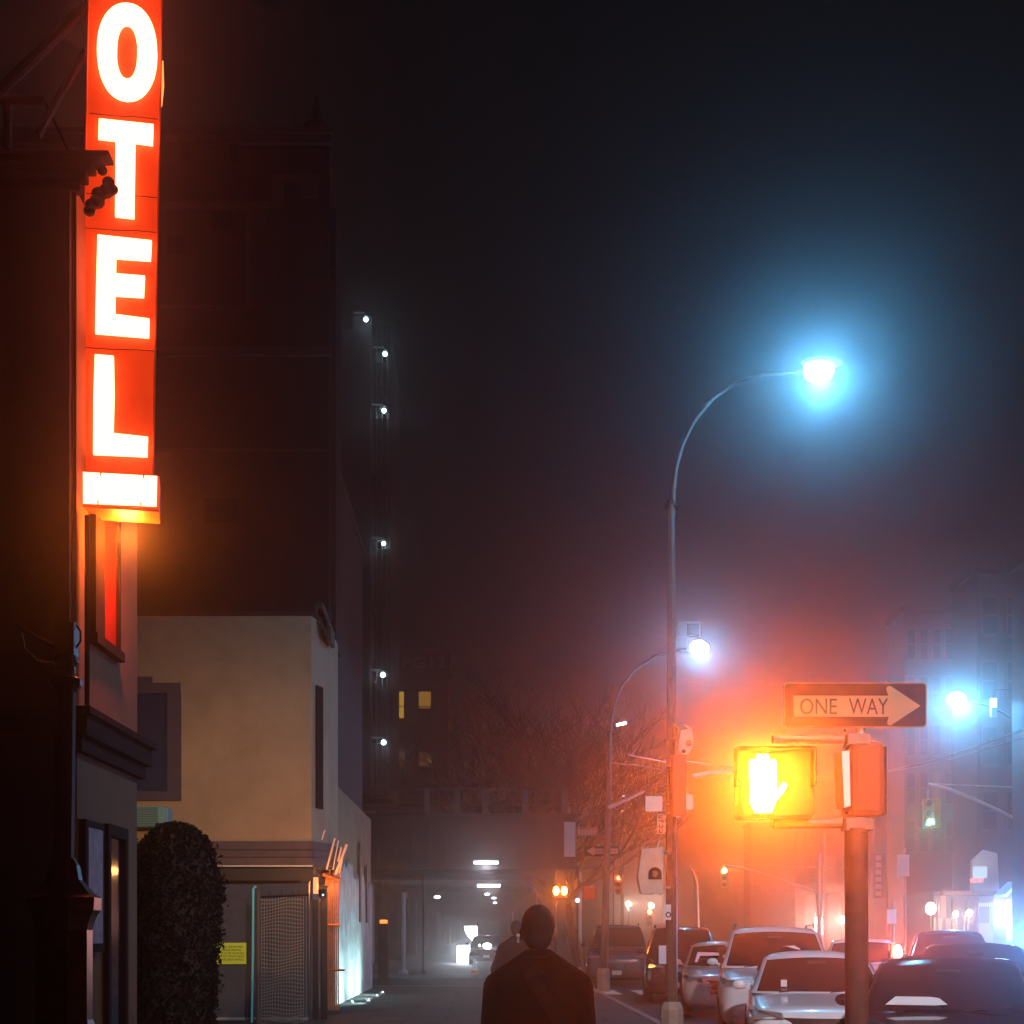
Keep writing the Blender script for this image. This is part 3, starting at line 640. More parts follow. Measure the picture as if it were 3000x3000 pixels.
# ------------------------------------------------------------------ hedge
rnd = random.Random(5)
hg = MB(); YH = 19.6
hcx, hw_, hh = XX(512, YH), .63, 3.12
leaf = MB()
def hedge_r(z):  # half width at height
    t = z / hh
    return hw_ * (0.82 + .18*t/.72) if t < .72 else hw_ * math.sqrt(max(0.0, 1 - ((t - .72) / .28) ** 2)) * .98
for i in range(15000):
    z = rnd.uniform(.02, hh); r = hedge_r(z) * rnd.uniform(.84, 1.05) + rnd.uniform(-.02, .03) + (rnd.uniform(.02, .09) if rnd.random() < .06 else 0)
    a = rnd.uniform(0, 2*math.pi)
    bump_ = 1 + .03*math.sin(a*5 + z*4) + .035*math.sin(z*9 + a*3)
    c = Vector((hcx + math.cos(a)*r*bump_, YH + math.sin(a)*r*1.1*bump_, z))
    u = Vector((rnd.uniform(-1, 1), rnd.uniform(-1, 1), rnd.uniform(-1, 1))).normalized(); v = u.cross(Vector((rnd.uniform(-1, 1), rnd.uniform(-1, 1), rnd.uniform(-1, 1)))).normalized()
    s_ = rnd.uniform(.018, .038)
    leaf.add([c - u*s_, c + v*s_*.6, c + u*s_*1.3, c - v*s_*.6], [(0, 1, 2, 3)])
prof = [(hedge_r(z) * .86 + .001, z) for z in [0, .3, .8, 1.3, 1.8, 2.2, 2.5, 2.7, 2.9, 3.0, 3.06]]
he = thing('clipped_hedge', (hcx, YH, 0), 'tall rounded clipped hedge, almost black, between the hotel and the yellow notice', 'hedge')
MB().lathe(prof, (hcx, YH, 0), 20).build('inner_branches', M_bark, he)
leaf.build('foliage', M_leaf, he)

# ------------------------------------------------------------------ posts near the tunnel, left
def simple_post(px, py0, py1, r, Y_, m_, name, lab, cat, base=True):
    o = thing(name, (XX(px, Y_), Y_, 0), lab, cat)
    MB().tube([(XX(px, Y_), Y_, 0), (XX(px, Y_), Y_, ZZ(py0, Y_))], r, 10).build('pole', m_, o)
    if base: MB().lathe([(r*2.4, 0), (r*2.4, .06), (r*1.3, .2)], (XX(px, Y_), Y_, 0), 10).build('base', m_, o)
    return o
o = simple_post(1182, 2615, 2850, .085, 57.2, mat('pale_post', (.5, .45, .45), .5), 'pale_pole', 'pale thick pole before the dark wall left of the tunnel', 'pole')
b = MB(); wbox(b, 1190, 1195, 2612, 2632, 57, .1); b.build('junction_box', M_steel, o)
simple_post(1240, 2560, 2850, .04, 57.5, M_girder, 'thin_pole', 'thin rusty pole at the left corner of the viaduct', 'pole')
ob = thing('orange_beacon', P(1123, 2706, 47), 'small orange light on a dark kiosk by the painted wall', 'lamp')
b = MB(); wbox(b, 1113, 1134, 2695, 2705, 47, .1); b.build('lens', emis('beacon_orange', (1, .2, .02), 3), ob)
kx = XX(1122, 47)
MB().box(kx - .16, kx + .16, 47.0, 47.3, -.14, ZZ(2706, 47)).build('kiosk', M_trim, ob)

# ------------------------------------------------------------------ street lamps
def street_lamp(name, base_px, Y_, base_r, top_py, arm, lamp, lab, power, plinth=None, rr=.04, big=1.0):
    bx_ = XX(base_px, Y_); t = thing(name, (bx_, Y_, 0), lab, 'street lamp', 'curved-arm street lamps')
    zt = ZZ(top_py, Y_)
    tx = XX(arm[0][0], Y_) - .03
    MB().tube([(bx_, Y_, 0), ((bx_+tx)/2, Y_, zt*.5), (tx, Y_, zt)], [base_r, base_r*.78, base_r*.55], 8).build('pole', M_polepaint, t, smooth=True)
    if plinth: MB().lathe([(plinth, -.14), (plinth, .45), (plinth*.9, .5), (base_r*1.3, .56)], (bx_, Y_, 0), 8).build('base', mat('base_concrete', (.36, .31, .25), .8, noise=.3), t)
    MB().tube([P(a, c, Y_) for a, c in arm], [rr]*2 + [rr*.85]*(len(arm)-2), 8).build('arm', M_polepaint, t, smooth=True)
    MB().tube([(tx - .1, Y_, zt - .02), (tx + .12, Y_, zt - .02)], .05, 8).lathe([(.05, 0), (.07, .06), (.02, .12)], (tx, Y_, zt), 8).build('clamp', M_black, t)
    L = P(lamp[0], lamp[1], Y_)
    h = MB(); sgn = 1 if lamp[0] > arm[-1][0] else -1
    h.ball(L + Vector((sgn*.05, 0, .10)), .2, 14, 8, sc=(1.6, .8, .42))
    h.build('housing', M_steel, t, smooth=True)
    MB().ball(L + Vector((0, 0, -.02)), .20*big, 14, 8, sc=(1.15, .9, .85)).build('refractor', E_lamp, t, smooth=True)
    light('bulb_light', L + Vector((0, -.24*big, -.22*big)), power, (.11, .52, 1.0), t, .07, typ='SPOT', angle=R(178))
    return t
LP = K['lamp']
street_lamp('street_lamp', 1968, 21.9, .10, 1480, [(1972, 1510), (1972, 1440), (1980, 1370), (2000, 1300), (2035, 1230), (2090, 1165), (2160, 1117), (2240, 1094), (2320, 1092), (2368, 1088)], (2398, 1083),
            'tall curved-arm street lamp over the parked cars, brightest and highest', LP, plinth=.18)
l2_ = street_lamp('street_lamp', 1768, 43, .13, 2150, [(1790, 2180), (1790, 2120), (1800, 2060), (1825, 2005), (1865, 1958), (1920, 1922), (1990, 1903), (2028, 1898)], (2048, 1896),
            'second curved-arm street lamp, on the far corner before the viaduct', LP*.65, plinth=.2, rr=.045, big=1.3)
street_lamp('street_lamp', 3045, 52, .12, 2260, [(3042, 2300), (3040, 2230), (3020, 2170), (2985, 2120), (2940, 2088), (2890, 2066), (2845, 2055)], (2802, 2047),
            'curved-arm street lamp on the opposite pavement, right of the one-way sign', LP*2.4, rr=.045, big=1.5)
street_lamp('street_lamp', VX + 4200*2.9/-3.0, -3.0, .10, VY + 4200*6.6/3.0, [(VX - 4200*x/3.0, VY + 4200*(z - 1.6)/3.0) for x, z in ((2.95, 8.0), (2.95, 8.6), (3.1, 9.2), (3.5, 9.8), (4.1, 10.1), (4.7, 10.2))], (VX - 4200*4.9/3.0, VY + 4200*8.6/3.0),
            'street lamp standing behind the viewer, mirrored as highlights on the cars', 0, plinth=.18)
_sl = light('bulb_light', (5.0, -3.2, 9.9), 13000, (.90, .90, 1.0), bpy.data.objects['street_lamp.003'], .12, typ='SPOT', angle=R(74))
_sl.data.spot_blend = .9; _sl.rotation_euler = Vector((3.2, 21, -10)).to_track_quat('-Z', 'Y').to_euler()
# things on lamp pole 1
Yp = 21.7
def on_pole(name, lab, cat): return thing(name, (2.85, Yp, 3), lab, cat)
o = on_pole('control_cabinet', 'pale cabinet with a round dark emblem sticker on the lamp pole', 'cabinet')
MB().prism([P(1880, 2486, Yp), P(1945, 2480, Yp), P(1945, 2618, Yp), P(1878, 2618, Yp), P(1868, 2570, Yp)], (0, .22, 0)).build('casing', mat('cabinet_paint', (.55, .50, .42), .6, noise=.2, scale=8), o, bevel=.012)
b = MB(); c = P(1919, 2560, Yp - .006)
b.prism([c + Vector((math.cos(a)*.1, 0, math.sin(a)*.1)) for a in [i*.3142 for i in range(11)]] + [c + Vector((-.1, 0, -.085)), c + Vector((.1, 0, -.085))], (0, .004, 0)); b.build('sticker', M_signblack, o)
b = MB().prism([c + Vector((x, -.003, z)) for x, z in ((-.045, .03), (-.01, .05), (.03, .035), (.05, -.01), (.02, -.03), (.025, -.055), (-.02, -.045), (-.05, -.02), (-.02, .0))], (0, -.003, 0)); b.build('emblem', M_signwhite, o)
b = MB(); wbox(b, 1882, 1915, 2619, 2622, Yp - .02, .02); wbox(b, 1930, 1940, 2619, 2623, Yp-.02, .02); b.tube([P(1887, 2482, Yp), P(1887, 2470, Yp)], .014).tube([P(1925, 2482, Yp+.1), P(1932, 2462, Yp+.1)], .02); b.tube([P(1945, 2500, Yp+.1), P(1968, 2500, Yp+.15)], .02).tube([P(1945, 2600, Yp+.1), P(1968, 2600, Yp+.15)], .02); b.build('fitting', M_steel, o)
o = on_pole('speaker_housing', 'curved hooded housing with two dark round holes high on the lamp pole', 'housing')
MB().prism([P(1990, 2122, Yp), P(2005, 2120, Yp), P(2028, 2134, Yp), P(2034, 2165, Yp), P(2030, 2190, Yp), P(2018, 2210, Yp), P(2000, 2212, Yp), P(1990, 2200, Yp)], (0, .2, 0)).build('casing', mat('cabinet_paint', (.55, .5, .42), .6), o, bevel=.015)
MB().prism([P(1975, 2120, Yp-.05), P(1998, 2118, Yp-.05), P(2016, 2135, Yp-.05), P(1995, 2137, Yp-.05), P(1986, 2204, Yp-.05), P(1983, 2204, Yp-.05), P(1986, 2135, Yp-.05)], (0, .24, 0)).build('hood', M_polepaint, o)
b = MB()
for (px, py, r) in ((2018, 2177, .05), (2003, 2201, .03)): b.tube([P(px, py, Yp - .012), P(px, py, Yp + .01)], r, 14)
b.build('round_hole', M_black, o)
MB().tube([P(1968, 2165, Yp+.1), P(1990, 2165, Yp+.1)], .025).build('bracket', M_black, o)
o = on_pole('back_of_traffic_signal', 'dark red backed traffic signal seen from behind on the lamp pole', 'traffic light')
MB().box(XX(1966, Yp), XX(2008, Yp), Yp - .1, Yp + .12, ZZ(2392, Yp), ZZ(2212, Yp)).build('housing', mat('signal_maroon', (.16, .03, .02), .6), o, bevel=.02)
MB().box(XX(1978, Yp), XX(1992, Yp), Yp-.12, Yp-.1, ZZ(2396, Yp), ZZ(2393, Yp)).build('bottom_plate', M_steel, o)
MB().tube([P(1966, 2240, Yp), P(1955, 2240, Yp+.1)], .03).build('bracket', M_steel, o)
for (a0, a1, c0, c1, lab) in ((1891, 1941, 2332, 2377, 'blank pale square sign plate left of the lamp pole'), (2003, 2031, 2328, 2371, 'narrow blank pale sign plate right of the lamp pole')):
    o = thing('blank_sign_plate', (XX((a0+a1)/2, Yp), Yp, ZZ(c1, Yp)), lab, 'sign')
    b = MB(); wbox(b, a0, a1, c0, c1, Yp - .03, .008); b.build('plate', M_paper, o)
    b = MB(); wbox(b, (a0+a1)/2 - 2, (a0+a1)/2 + 2, c0-2, c1 + 4, Yp - .02, .012); b.tube([P((a0+a1)/2, (c0+c1)/2, Yp), P(1968, (c0+c1)/2, Yp+.1)], .012); b.build('mount', M_steel, o)
o = on_pole('street_name_sign', 'narrow upright sign with dark letters hung on the lamp pole above the cabinet', 'sign')
b = MB(); wbox(b, 1925, 1948, 2384, 2443, Yp - .03, .01); b.build('plate', mat('weathered_plate', (.5, .32, .24), .6), o)
b = MB()
for i, bars in enumerate((((0, 3, 0, 10), (3, 14, 0, 2), (3, 10, 4, 6), (3, 15, 8, 10)), ((0, 14, 0, 2), (12, 15, 2, 9), (4, 12, 4, 6)), ((1, 4, 0, 8), (11, 14, 0, 8), (4, 11, 7, 10)), ((2, 5, 0, 10), (8, 15, 1, 3), (5, 12, 7, 10)))):
    for (x0_, x1_, q0, q1) in bars: wbox(b, 1929 + x0_, 1929 + x1_, 2388 + i*14 + q0, 2388 + i*14 + q1, Yp - .034, .003)
b.build('worn_lettering', M_signblack, o)
MB().tube([P(1936, 2384, Yp), P(1966, 2380, Yp+.1)], .012).build('bracket', M_steel, o)
for (a0, a1, c0, c1, m_, lab) in ((1944, 1966, 2650, 2695, M_paper, 'ring-shaped sticker on a peeling white patch round the lamp pole'), (1930, 1952, 2770, 2824, mat('blue_white_paper', (.55, .6, .75), .6), 'pale blue paper notice taped on the lamp pole')):
    o = thing('taped_notice', (XX(a0, 21.75), 21.75, ZZ(c1, 21.75)), lab, 'notice')
    b = MB(); wbox(b, a0, a1, c0, c1, 21.76, .008); b.build('paper', m_, o)
    if a0 == 1944:
        b = MB(); c = P(1958, 2680, 21.75); 
        b.tube([c + Vector((math.cos(a)*.035, 0, math.sin(a)*.035)) for a in [i*.3307 for i in range(20)]], .008, 4); b.build('ring', M_signblack, o)
# sunshade box above lamp 2
o = thing('camera_box', P(2015, 1905, 40), 'boxy traffic camera frame above the second lamp', 'camera')
b = MB(); Yb = 40
for (a0, c0, a1, c1) in ((1990, 1823, 2053, 1823), (1990, 1868, 2050, 1868), (2010, 1823, 2010, 1868), (2052, 1823, 2052, 1868), (1990, 1823, 1990, 1868)): b.tube([P(a0, c0, Yb), P(a1, c1, Yb)], .03, 6)
b.build('frame', M_steel, o)
b = MB(); wbox(b, 2014, 2048, 1828, 1862, Yb, .3); b.build('camera_body', M_trim, o)
MB().tube([P(1972, 1912, Yb), P(2012, 1912, Yb), P(2012, 1868, Yb)], .025, 6).build('arm', M_steel, o)

# ------------------------------------------------------------------ mast arms and traffic lights
def signal_head(px, py, Y_, lit, col, yaw, lab, w=.33, h=1.0, hang=True, strength=18, pw=30, r=.11, side=False):
    c = P(px, py, Y_); t = thing('traffic_light', c - Vector((0, 0, h/2)), lab, 'traffic light')
    t.location = c - Vector((0, 0, h/2)); t.rotation_euler = (0, 0, yaw)
    MB().box(-w/2, w/2, -.1, .12, 0, h).build('housing', M_sigyel, t, local=True, bevel=.02)
    if side: MB().box(w/2 + .02, w/2 + .24, -.16, .16, 0, h).build('side_housing', M_sigyel, t, local=True, bevel=.02)
    for k in range(3):
        z = h*(5 - 2*k)/6
        on_ = (k == lit)
        MB().tube([(0, -.1, z), (0, -.13, z)], r, 16).build('lens', emis('signal_%s_%d' % (('red', 'amber', 'green')[k], px), col, strength) if on_ else M_grille, t, local=True)
        v = MB(); n = 10
        pts_in = [(math.cos(a)*(r+.02), math.sin(a)*(r+.02)) for a in [math.pi*(-.15 + 1.3*i/n) for i in range(n+1)]]
        vs = [(x, -.1, z + q) for x, q in pts_in] + [(x, -.32, z + q) for x, q in pts_in]
        v.add(vs, [(i, i+1, n+2+i, n+1+i) for i in range(n)]); v.build('visor', M_sigyel, t, local=True)
        if on_: 
            L = bpy.data.lights.new('bulb_light', 'SPOT'); L.energy = pw; L.color = tuple(col); L.shadow_soft_size = .08; L.spot_size = R(150); L.spot_blend = 1
            lo = bpy.data.objects.new('bulb_light', L); COL.objects.link(lo); lo.parent = t; lo.location = (0, -.16, z); lo.rotation_euler = (R(-90), 0, 0)
    if hang: MB().tube([(0, 0, h), (0, 0, h + .3)], .025, 6).build('hanger', M_steel, t, local=True)
    return t
signal_head(2718, 2382, 50, 2, (.10, 1, .62), R(0), 'yellow traffic light showing green, hung from the right-hand mast arm', side=True, pw=90, strength=7)
signal_head(2122, 2572, 68, 0, (1, .45, .12), R(-8), 'traffic light glowing orange at the tip of the long curved mast arm', pw=120, strength=30)
signal_head(1815, 2592, 72, 0, (1, .06, .02), R(-25), 'yellow traffic light showing red, beyond the second lamp pole', side=False, pw=60, strength=30)
signal_head(1903, 2688, 120, 0, (1, .1, .03), 0, 'distant traffic light showing red, low between the lamp poles', pw=90, strength=30, h=1.4, w=.5, r=.2, hang=False)
def mast(Y_, pts1, pts2, lab, r1=.06, r2=.025, pole=None):
    t = thing('signal_mast_arm', P(pts1[0][0], pts1[0][1], Y_), lab, 'mast arm')
    MB().tube([P(a, c, Y_) for a, c in pts1], r1, 8).build('arm', M_steel, t, smooth=True)
    MB().tube([P(a, c, Y_) for a, c in pts2], r2, 6).build('guy_rod', M_steel, t)
    if pole: MB().tube([(XX(pole[0], Y_), Y_, -.14), P(pole[0], pole[1], Y_)], .11, 10).build('pole', M_steel, t)
mast(50, [(2720, 2298), (2780, 2312), (2850, 2340), (2930, 2377), (3010, 2416), (3050, 2440)], [(2720, 2296), (3050, 2309)], 'curved mast arm with straight rod reaching in from the right edge', pole=(3052, 2270))
mast(68, [(2119, 2534), (2180, 2545), (2260, 2568), (2340, 2595), (2395, 2614)], [(2119, 2532), (2440, 2542)], 'curved mast arm with straight rod behind the walk signal', pole=(2400, 2500))
mast(70, [(1687, 2556), (1720, 2548), (1753, 2543)], [(1777, 2536), (1812, 2542)], 'short pale mast arm sloping up beside the second lamp pole', r1=.05, pole=(1697, 2556))
mast(43, [(1780, 2235), (1860, 2241), (1960, 2258)], [(1840, 2212), (1962, 2235)], 'thin paired guy rods between the two lamp poles', r1=.02, r2=.02)
mast(43, [(2030, 2275), (2090, 2264), (2140, 2260), (2200, 2257)], [(2000, 2230), (2080, 2240), (2170, 2252)], 'thick pale mast arm just left of the glowing walk signal', r1=.07, r2=.025)
mast(36, [(1783, 2366), (1830, 2345), (1888, 2318)], [(1787, 2369), (1830, 2348)], 'pale tube angled upward from the second lamp pole', r1=.045, r2=.02)
# wires at the right
wr = thing('overhead_wires', P(2640, 2250, 30), 'pair of overhead wires rising to the right past the lamp', 'cable')
MB().tube([P(2600, 2262, 40), P(2750, 2235, 38), P(2900, 2190, 36), P(3060, 2140, 34)], .014, 5).tube([P(2600, 2258, 40), P(2750, 2222, 38), P(2900, 2172, 36), P(3060, 2115, 34)], .014, 5).build('wire', M_steel, wr)
# one way sign behind pole 2
o = thing('one_way_sign', P(1763, 2508, 46), 'small one-way sign with left arrow on the second lamp pole', 'sign')
Yo = 43.6
b = MB(); wbox(b, 1712, 1816, 2478, 2509, Yo, .012); b.build('plate', M_signblack, o)
b = MB(); y_ = Yo - .004
b.prism([P(1718, 2493, y_), P(1740, 2480, y_), P(1742, 2486, y_), P(1810, 2486, y_), P(1810, 2501, y_), P(1742, 2501, y_), P(1740, 2507, y_)], (0, .002, 0)); b.build('arrow', mat('dirty_sign_white', (.3, .24, .22), .6), o)
b = MB(); p0 = P(1744, 2498, y_ - .004); p1 = P(1806, 2498, y_ - .004); add_text(b, 'ONE WAY', p0, p1 - p0, (0, 0, 9 / F * Yo)); b.build('lettering', M_signblack, o)
o = thing('street_name_sign', P(1720, 2450, 46), 'dim street name sign above the small one-way sign', 'sign')
b = MB(); wbox(b, 1688, 1752, 2424, 2450, Yo, .012); b.build('plate', mat('green_plate', (.10, .05, .035), .6), o)
b = MB()
for k in range(6): wbox(b, 1694 + k*9, 1700 + k*9, 2430 + (k % 2)*2, 2445, Yo - .006, .003)
b.build('worn_lettering', mat('worn_letter', (.34, .22, .18), .6), o)
# second pair of pedestrian signals
def ped(px, py, Y_, lab, facing=True, s=.42, hm=None):
    c = P(px, py, Y_); t = thing('pedestrian_signal', c, lab, 'pedestrian signal')
    MB().box(c.x - s/2, c.x + s/2, Y_, Y_ + .2, c.z - s/2, c.z + s/2).build('housing', hm or M_sigyel, t, bevel=.03)
    return t
Y2 = 42
t = ped(1641, 2612, Y2, 'distant walk signal glowing orange beside the man\'s head', hm=M_signblack)
c = P(1641, 2610, Y2)
b = MB()
for dx in (-.12, .12): b.ball(c + Vector((dx, -.02, 0)), .085, sc=(1, .2, 1.5))
b.build('lit_symbol', emis('hand_orange_far', (1, .30, .03), 60), t)
MB().tube([P(1628, 2640, Y2), P(1628, 2860, Y2+.3)], .04, 8).tube([P(1630, 2545, Y2), P(1630, 2575, Y2)], .03, 8).build('pole', M_polepaint, t)
light('symbol_light', c + Vector((0, -.2, 0)), 170, (1, .16, .01), t, .1)
t = ped(1727, 2616, 42.6, 'unlit walk signal turned sideways on the second lamp pole', s=.38, hm=M_sigdark)
o = thing('small_round_lamp', P(1692, 2638, 44), 'tiny white lamp between the man and the second lamp pole', 'lamp')
MB().ball(P(1692, 2638, 44), .06).build('bulb', emis('small_lamp_lit', (.62, .9, 1), 9), o)
MB().tube([P(1692, 2642, 44), P(1692, 2895, 44)], .03, 8).build('pole', M_polepaint, o)
for (px, py, Y_, r, pw, cl_, lab) in ((1841, 2648, 130, .26, 150, (1, .8, .6), 'far round white lamp right of the second lamp pole'), (1908, 2653, 130, .26, 150, (1, .8, .65), 'far round white lamp just left of the cabinet pole'),
                                (1825, 2332, 100, .12, 0, (.9, .85, 1), 'tiny pale light high beside the second pole'), (1820, 2373, 100, .16, 0, (1, .8, .55), 'larger tiny warm light lower beside the second pole'),
                                (1797, 2376, 100, .08, 0, (1, .75, .5), 'smallest warm light beside the second pole'),
                                (2995, 2540, 70, .42, 900, (.5, .75, 1), 'big round white lamp at the right edge above the shops')):
    o = thing('distant_lamp', P(px, py, Y_), lab, 'lamp')
    MB().ball(P(px, py, Y_), r).build('globe', emis('far_lamp_%d' % px, cl_, 8), o, smooth=True)
    MB().tube([P(px, py, Y_) + Vector((0, 0, -r)), (XX(px, Y_), Y_, -.14)], .05, 6).build('pole', M_polepaint, o)
    if pw: light('bulb_light', P(px, py, Y_) + Vector((0, -r - .1, 0)), pw*3, cl_, o, .1)
o = thing('slim_led_luminaire', P(1820, 2120, 60), 'slim slanted white luminaire left of the tall lamp pole', 'lamp')
MB().tube([P(1806, 2124, 60), P(1834, 2118, 60)], .055, 8).build('tube', emis('small_lamp_lit', (.62, .9, 1), 9), o)
MB().tube([P(1834, 2116, 60), P(1850, 2112, 60.3)], .03, 6).build('arm', M_steel, o)

# ------------------------------------------------------------------ near one-way sign and walk signal
YS = 9.1
pole = thing('signal_pole', (XX(2516, YS), YS, 0), 'thick signal pole in front of the parked cars at the lower right', 'pole')
MB().tube([(XX(2518, YS), YS + .05, 0), (XX(2514, YS), YS + .05, ZZ(2425, YS))], .074, 16).build('shaft', mat('signal_pole_paint', (.05, .022, .014), .7, noise=.4, scale=9, spec=.3), pole, smooth=True)
MB().tube([(XX(2530, YS), YS + .08, ZZ(2425, YS)), (XX(2532, YS), YS + .08, ZZ(2005, YS))], .03, 12).build('upper_tube', M_steel, pole, smooth=True)
b = MB().tube([P(2262, 2412, YS+.1), P(2530, 2412, YS+.1)], .036, 10).tube([P(2262, 2166, YS+.1), P(2530, 2166, YS+.1)], .03, 10)
wbox(b, 2478, 2560, 2395, 2432, YS, .14); wbox(b, 2484, 2552, 2148, 2180, YS, .12)
b.build('bracket', M_polepaint, pole, bevel=.006)
b = MB()
for px, py in ((2475, 2140), (2480, 2382), (2480, 2437), (2530, 2437), (2473, 2190)): b.ball(P(px, py, YS - .03), .008)
b.build('bolt', M_chrome, pole)
ow = thing('one_way_sign', P(2506, 2133, YS), 'large black ONE WAY sign with white right arrow above the walk signal', 'sign')
y_ = YS + .03
def rrect(px0, px1, py0, py1, r, Y_):
    out = []
    for (cx_, cy_, a0) in ((px1-r, py0+r, -90), (px1-r, py1-r, 0), (px0+r, py1-r, 90), (px0+r, py0+r, 180)):
        for k in range(6): a = R(a0 + 18*k); out.append(P(cx_ + math.cos(a)*r, cy_ + math.sin(a)*r, Y_))
    return out
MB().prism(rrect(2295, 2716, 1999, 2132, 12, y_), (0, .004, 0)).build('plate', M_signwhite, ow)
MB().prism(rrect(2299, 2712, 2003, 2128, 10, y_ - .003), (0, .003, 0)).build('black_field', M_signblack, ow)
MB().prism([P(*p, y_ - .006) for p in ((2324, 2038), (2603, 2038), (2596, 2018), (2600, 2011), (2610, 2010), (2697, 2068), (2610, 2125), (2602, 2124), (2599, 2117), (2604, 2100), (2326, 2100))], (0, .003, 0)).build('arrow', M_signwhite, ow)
b = MB()
for s_, a0, a1 in (('ONE', 2344, 2452), ('WAY', 2487, 2602)):
    p0 = P(a0, 2093, y_ - .008); p1 = P(a1, 2093, y_ - .008); add_text(b, s_, p0, p1 - p0, (0, 0, 47 / F * YS))
b.build('lettering', M_signblack, ow)
wbox(MB(), 0, 1, 0, 1, 1, 1)
ws = thing('pedestrian_signal', P(2276, 2397, YS), 'blazing orange pedestrian signal under the ONE WAY sign', 'pedestrian signal')
MB().prism(rrect(2167, 2386, 2194, 2397, 14, YS), (0, .2, 0)).build('housing', M_sigdark, ws)
MB().prism(rrect(2176, 2377, 2203, 2388, 10, YS - .004), (0, .004, 0)).build('screen', M_signblack, ws)
# raised hand symbol
b = MB(); yh = YS - .012
def pp(l): return [P(2172 + x*1.14, 2200 + y_*1.08, yh) for x, y_ in l]
b.prism(pp([(22, 78), (90, 78), (92, 130), (78, 168), (34, 168), (22, 140)]), (0, .006, 0))
for (x0, x1, t0, q) in ((20, 37, 22, 0), (38, 54.5, 8, 0), (55.5, 72, 8, 0), (73, 90, 22, 0)):
    b.prism(pp([(x0, 77), (x0, t0+6), (x0+4, t0), (x1-4, t0), (x1, t0+6), (x1, 77)]), (0, .006, 0))
b.prism(pp([(93, 132), (93, 106), (108, 84), (118, 92), (110, 112)]), (0, .006, 0))
b.build('hand_symbol', emis('hand_orange', (1, .20, .012), K['hand']), ws)
hl_ = light('symbol_light', P(2240, 2290, YS - .14), K['handlight'], (1, .115, .004), ws, .16, typ='AREA', rot=(R(90), 0, 0)); hl_.data.spread = R(55)
hl_.rotation_euler = (Vector((.25, 0, 1.7)) - P(2240, 2290, YS)).to_track_quat('-Z', 'Y').to_euler()
v = MB(); wbox(v, 2160, 2393, 2186, 2193, YS - .12, .14); wbox(v, 2160, 2166.5, 2193, 2300, YS-.12, .14); wbox(v, 2386.5, 2393, 2193, 2300, YS-.12, .14); v.build('visor', M_signblack, ws)
ws2 = thing('pedestrian_signal', P(2530, 2393, YS), 'second pedestrian signal turned to the side street, seen edge-on', 'pedestrian signal')
MB().box(XX(2494, YS), XX(2596, YS), YS + .0, YS + .30, ZZ(2392, YS), ZZ(2172, YS)).build('housing', M_sigdark, ws2, bevel=.04)
MB().prism([P(2466, 2200, YS), P(2488, 2200, YS), P(2492, 2360, YS), P(2474, 2366, YS)], (0, .2, 0)).build('visor', mat('pale_visor', (.6, .5, .5), .5), ws2)
MB().box(XX(2596, YS), XX(2602, YS), YS + .03, YS + .27, ZZ(2384, YS), ZZ(2185, YS)).build('hinge_plate', M_trim, ws2)

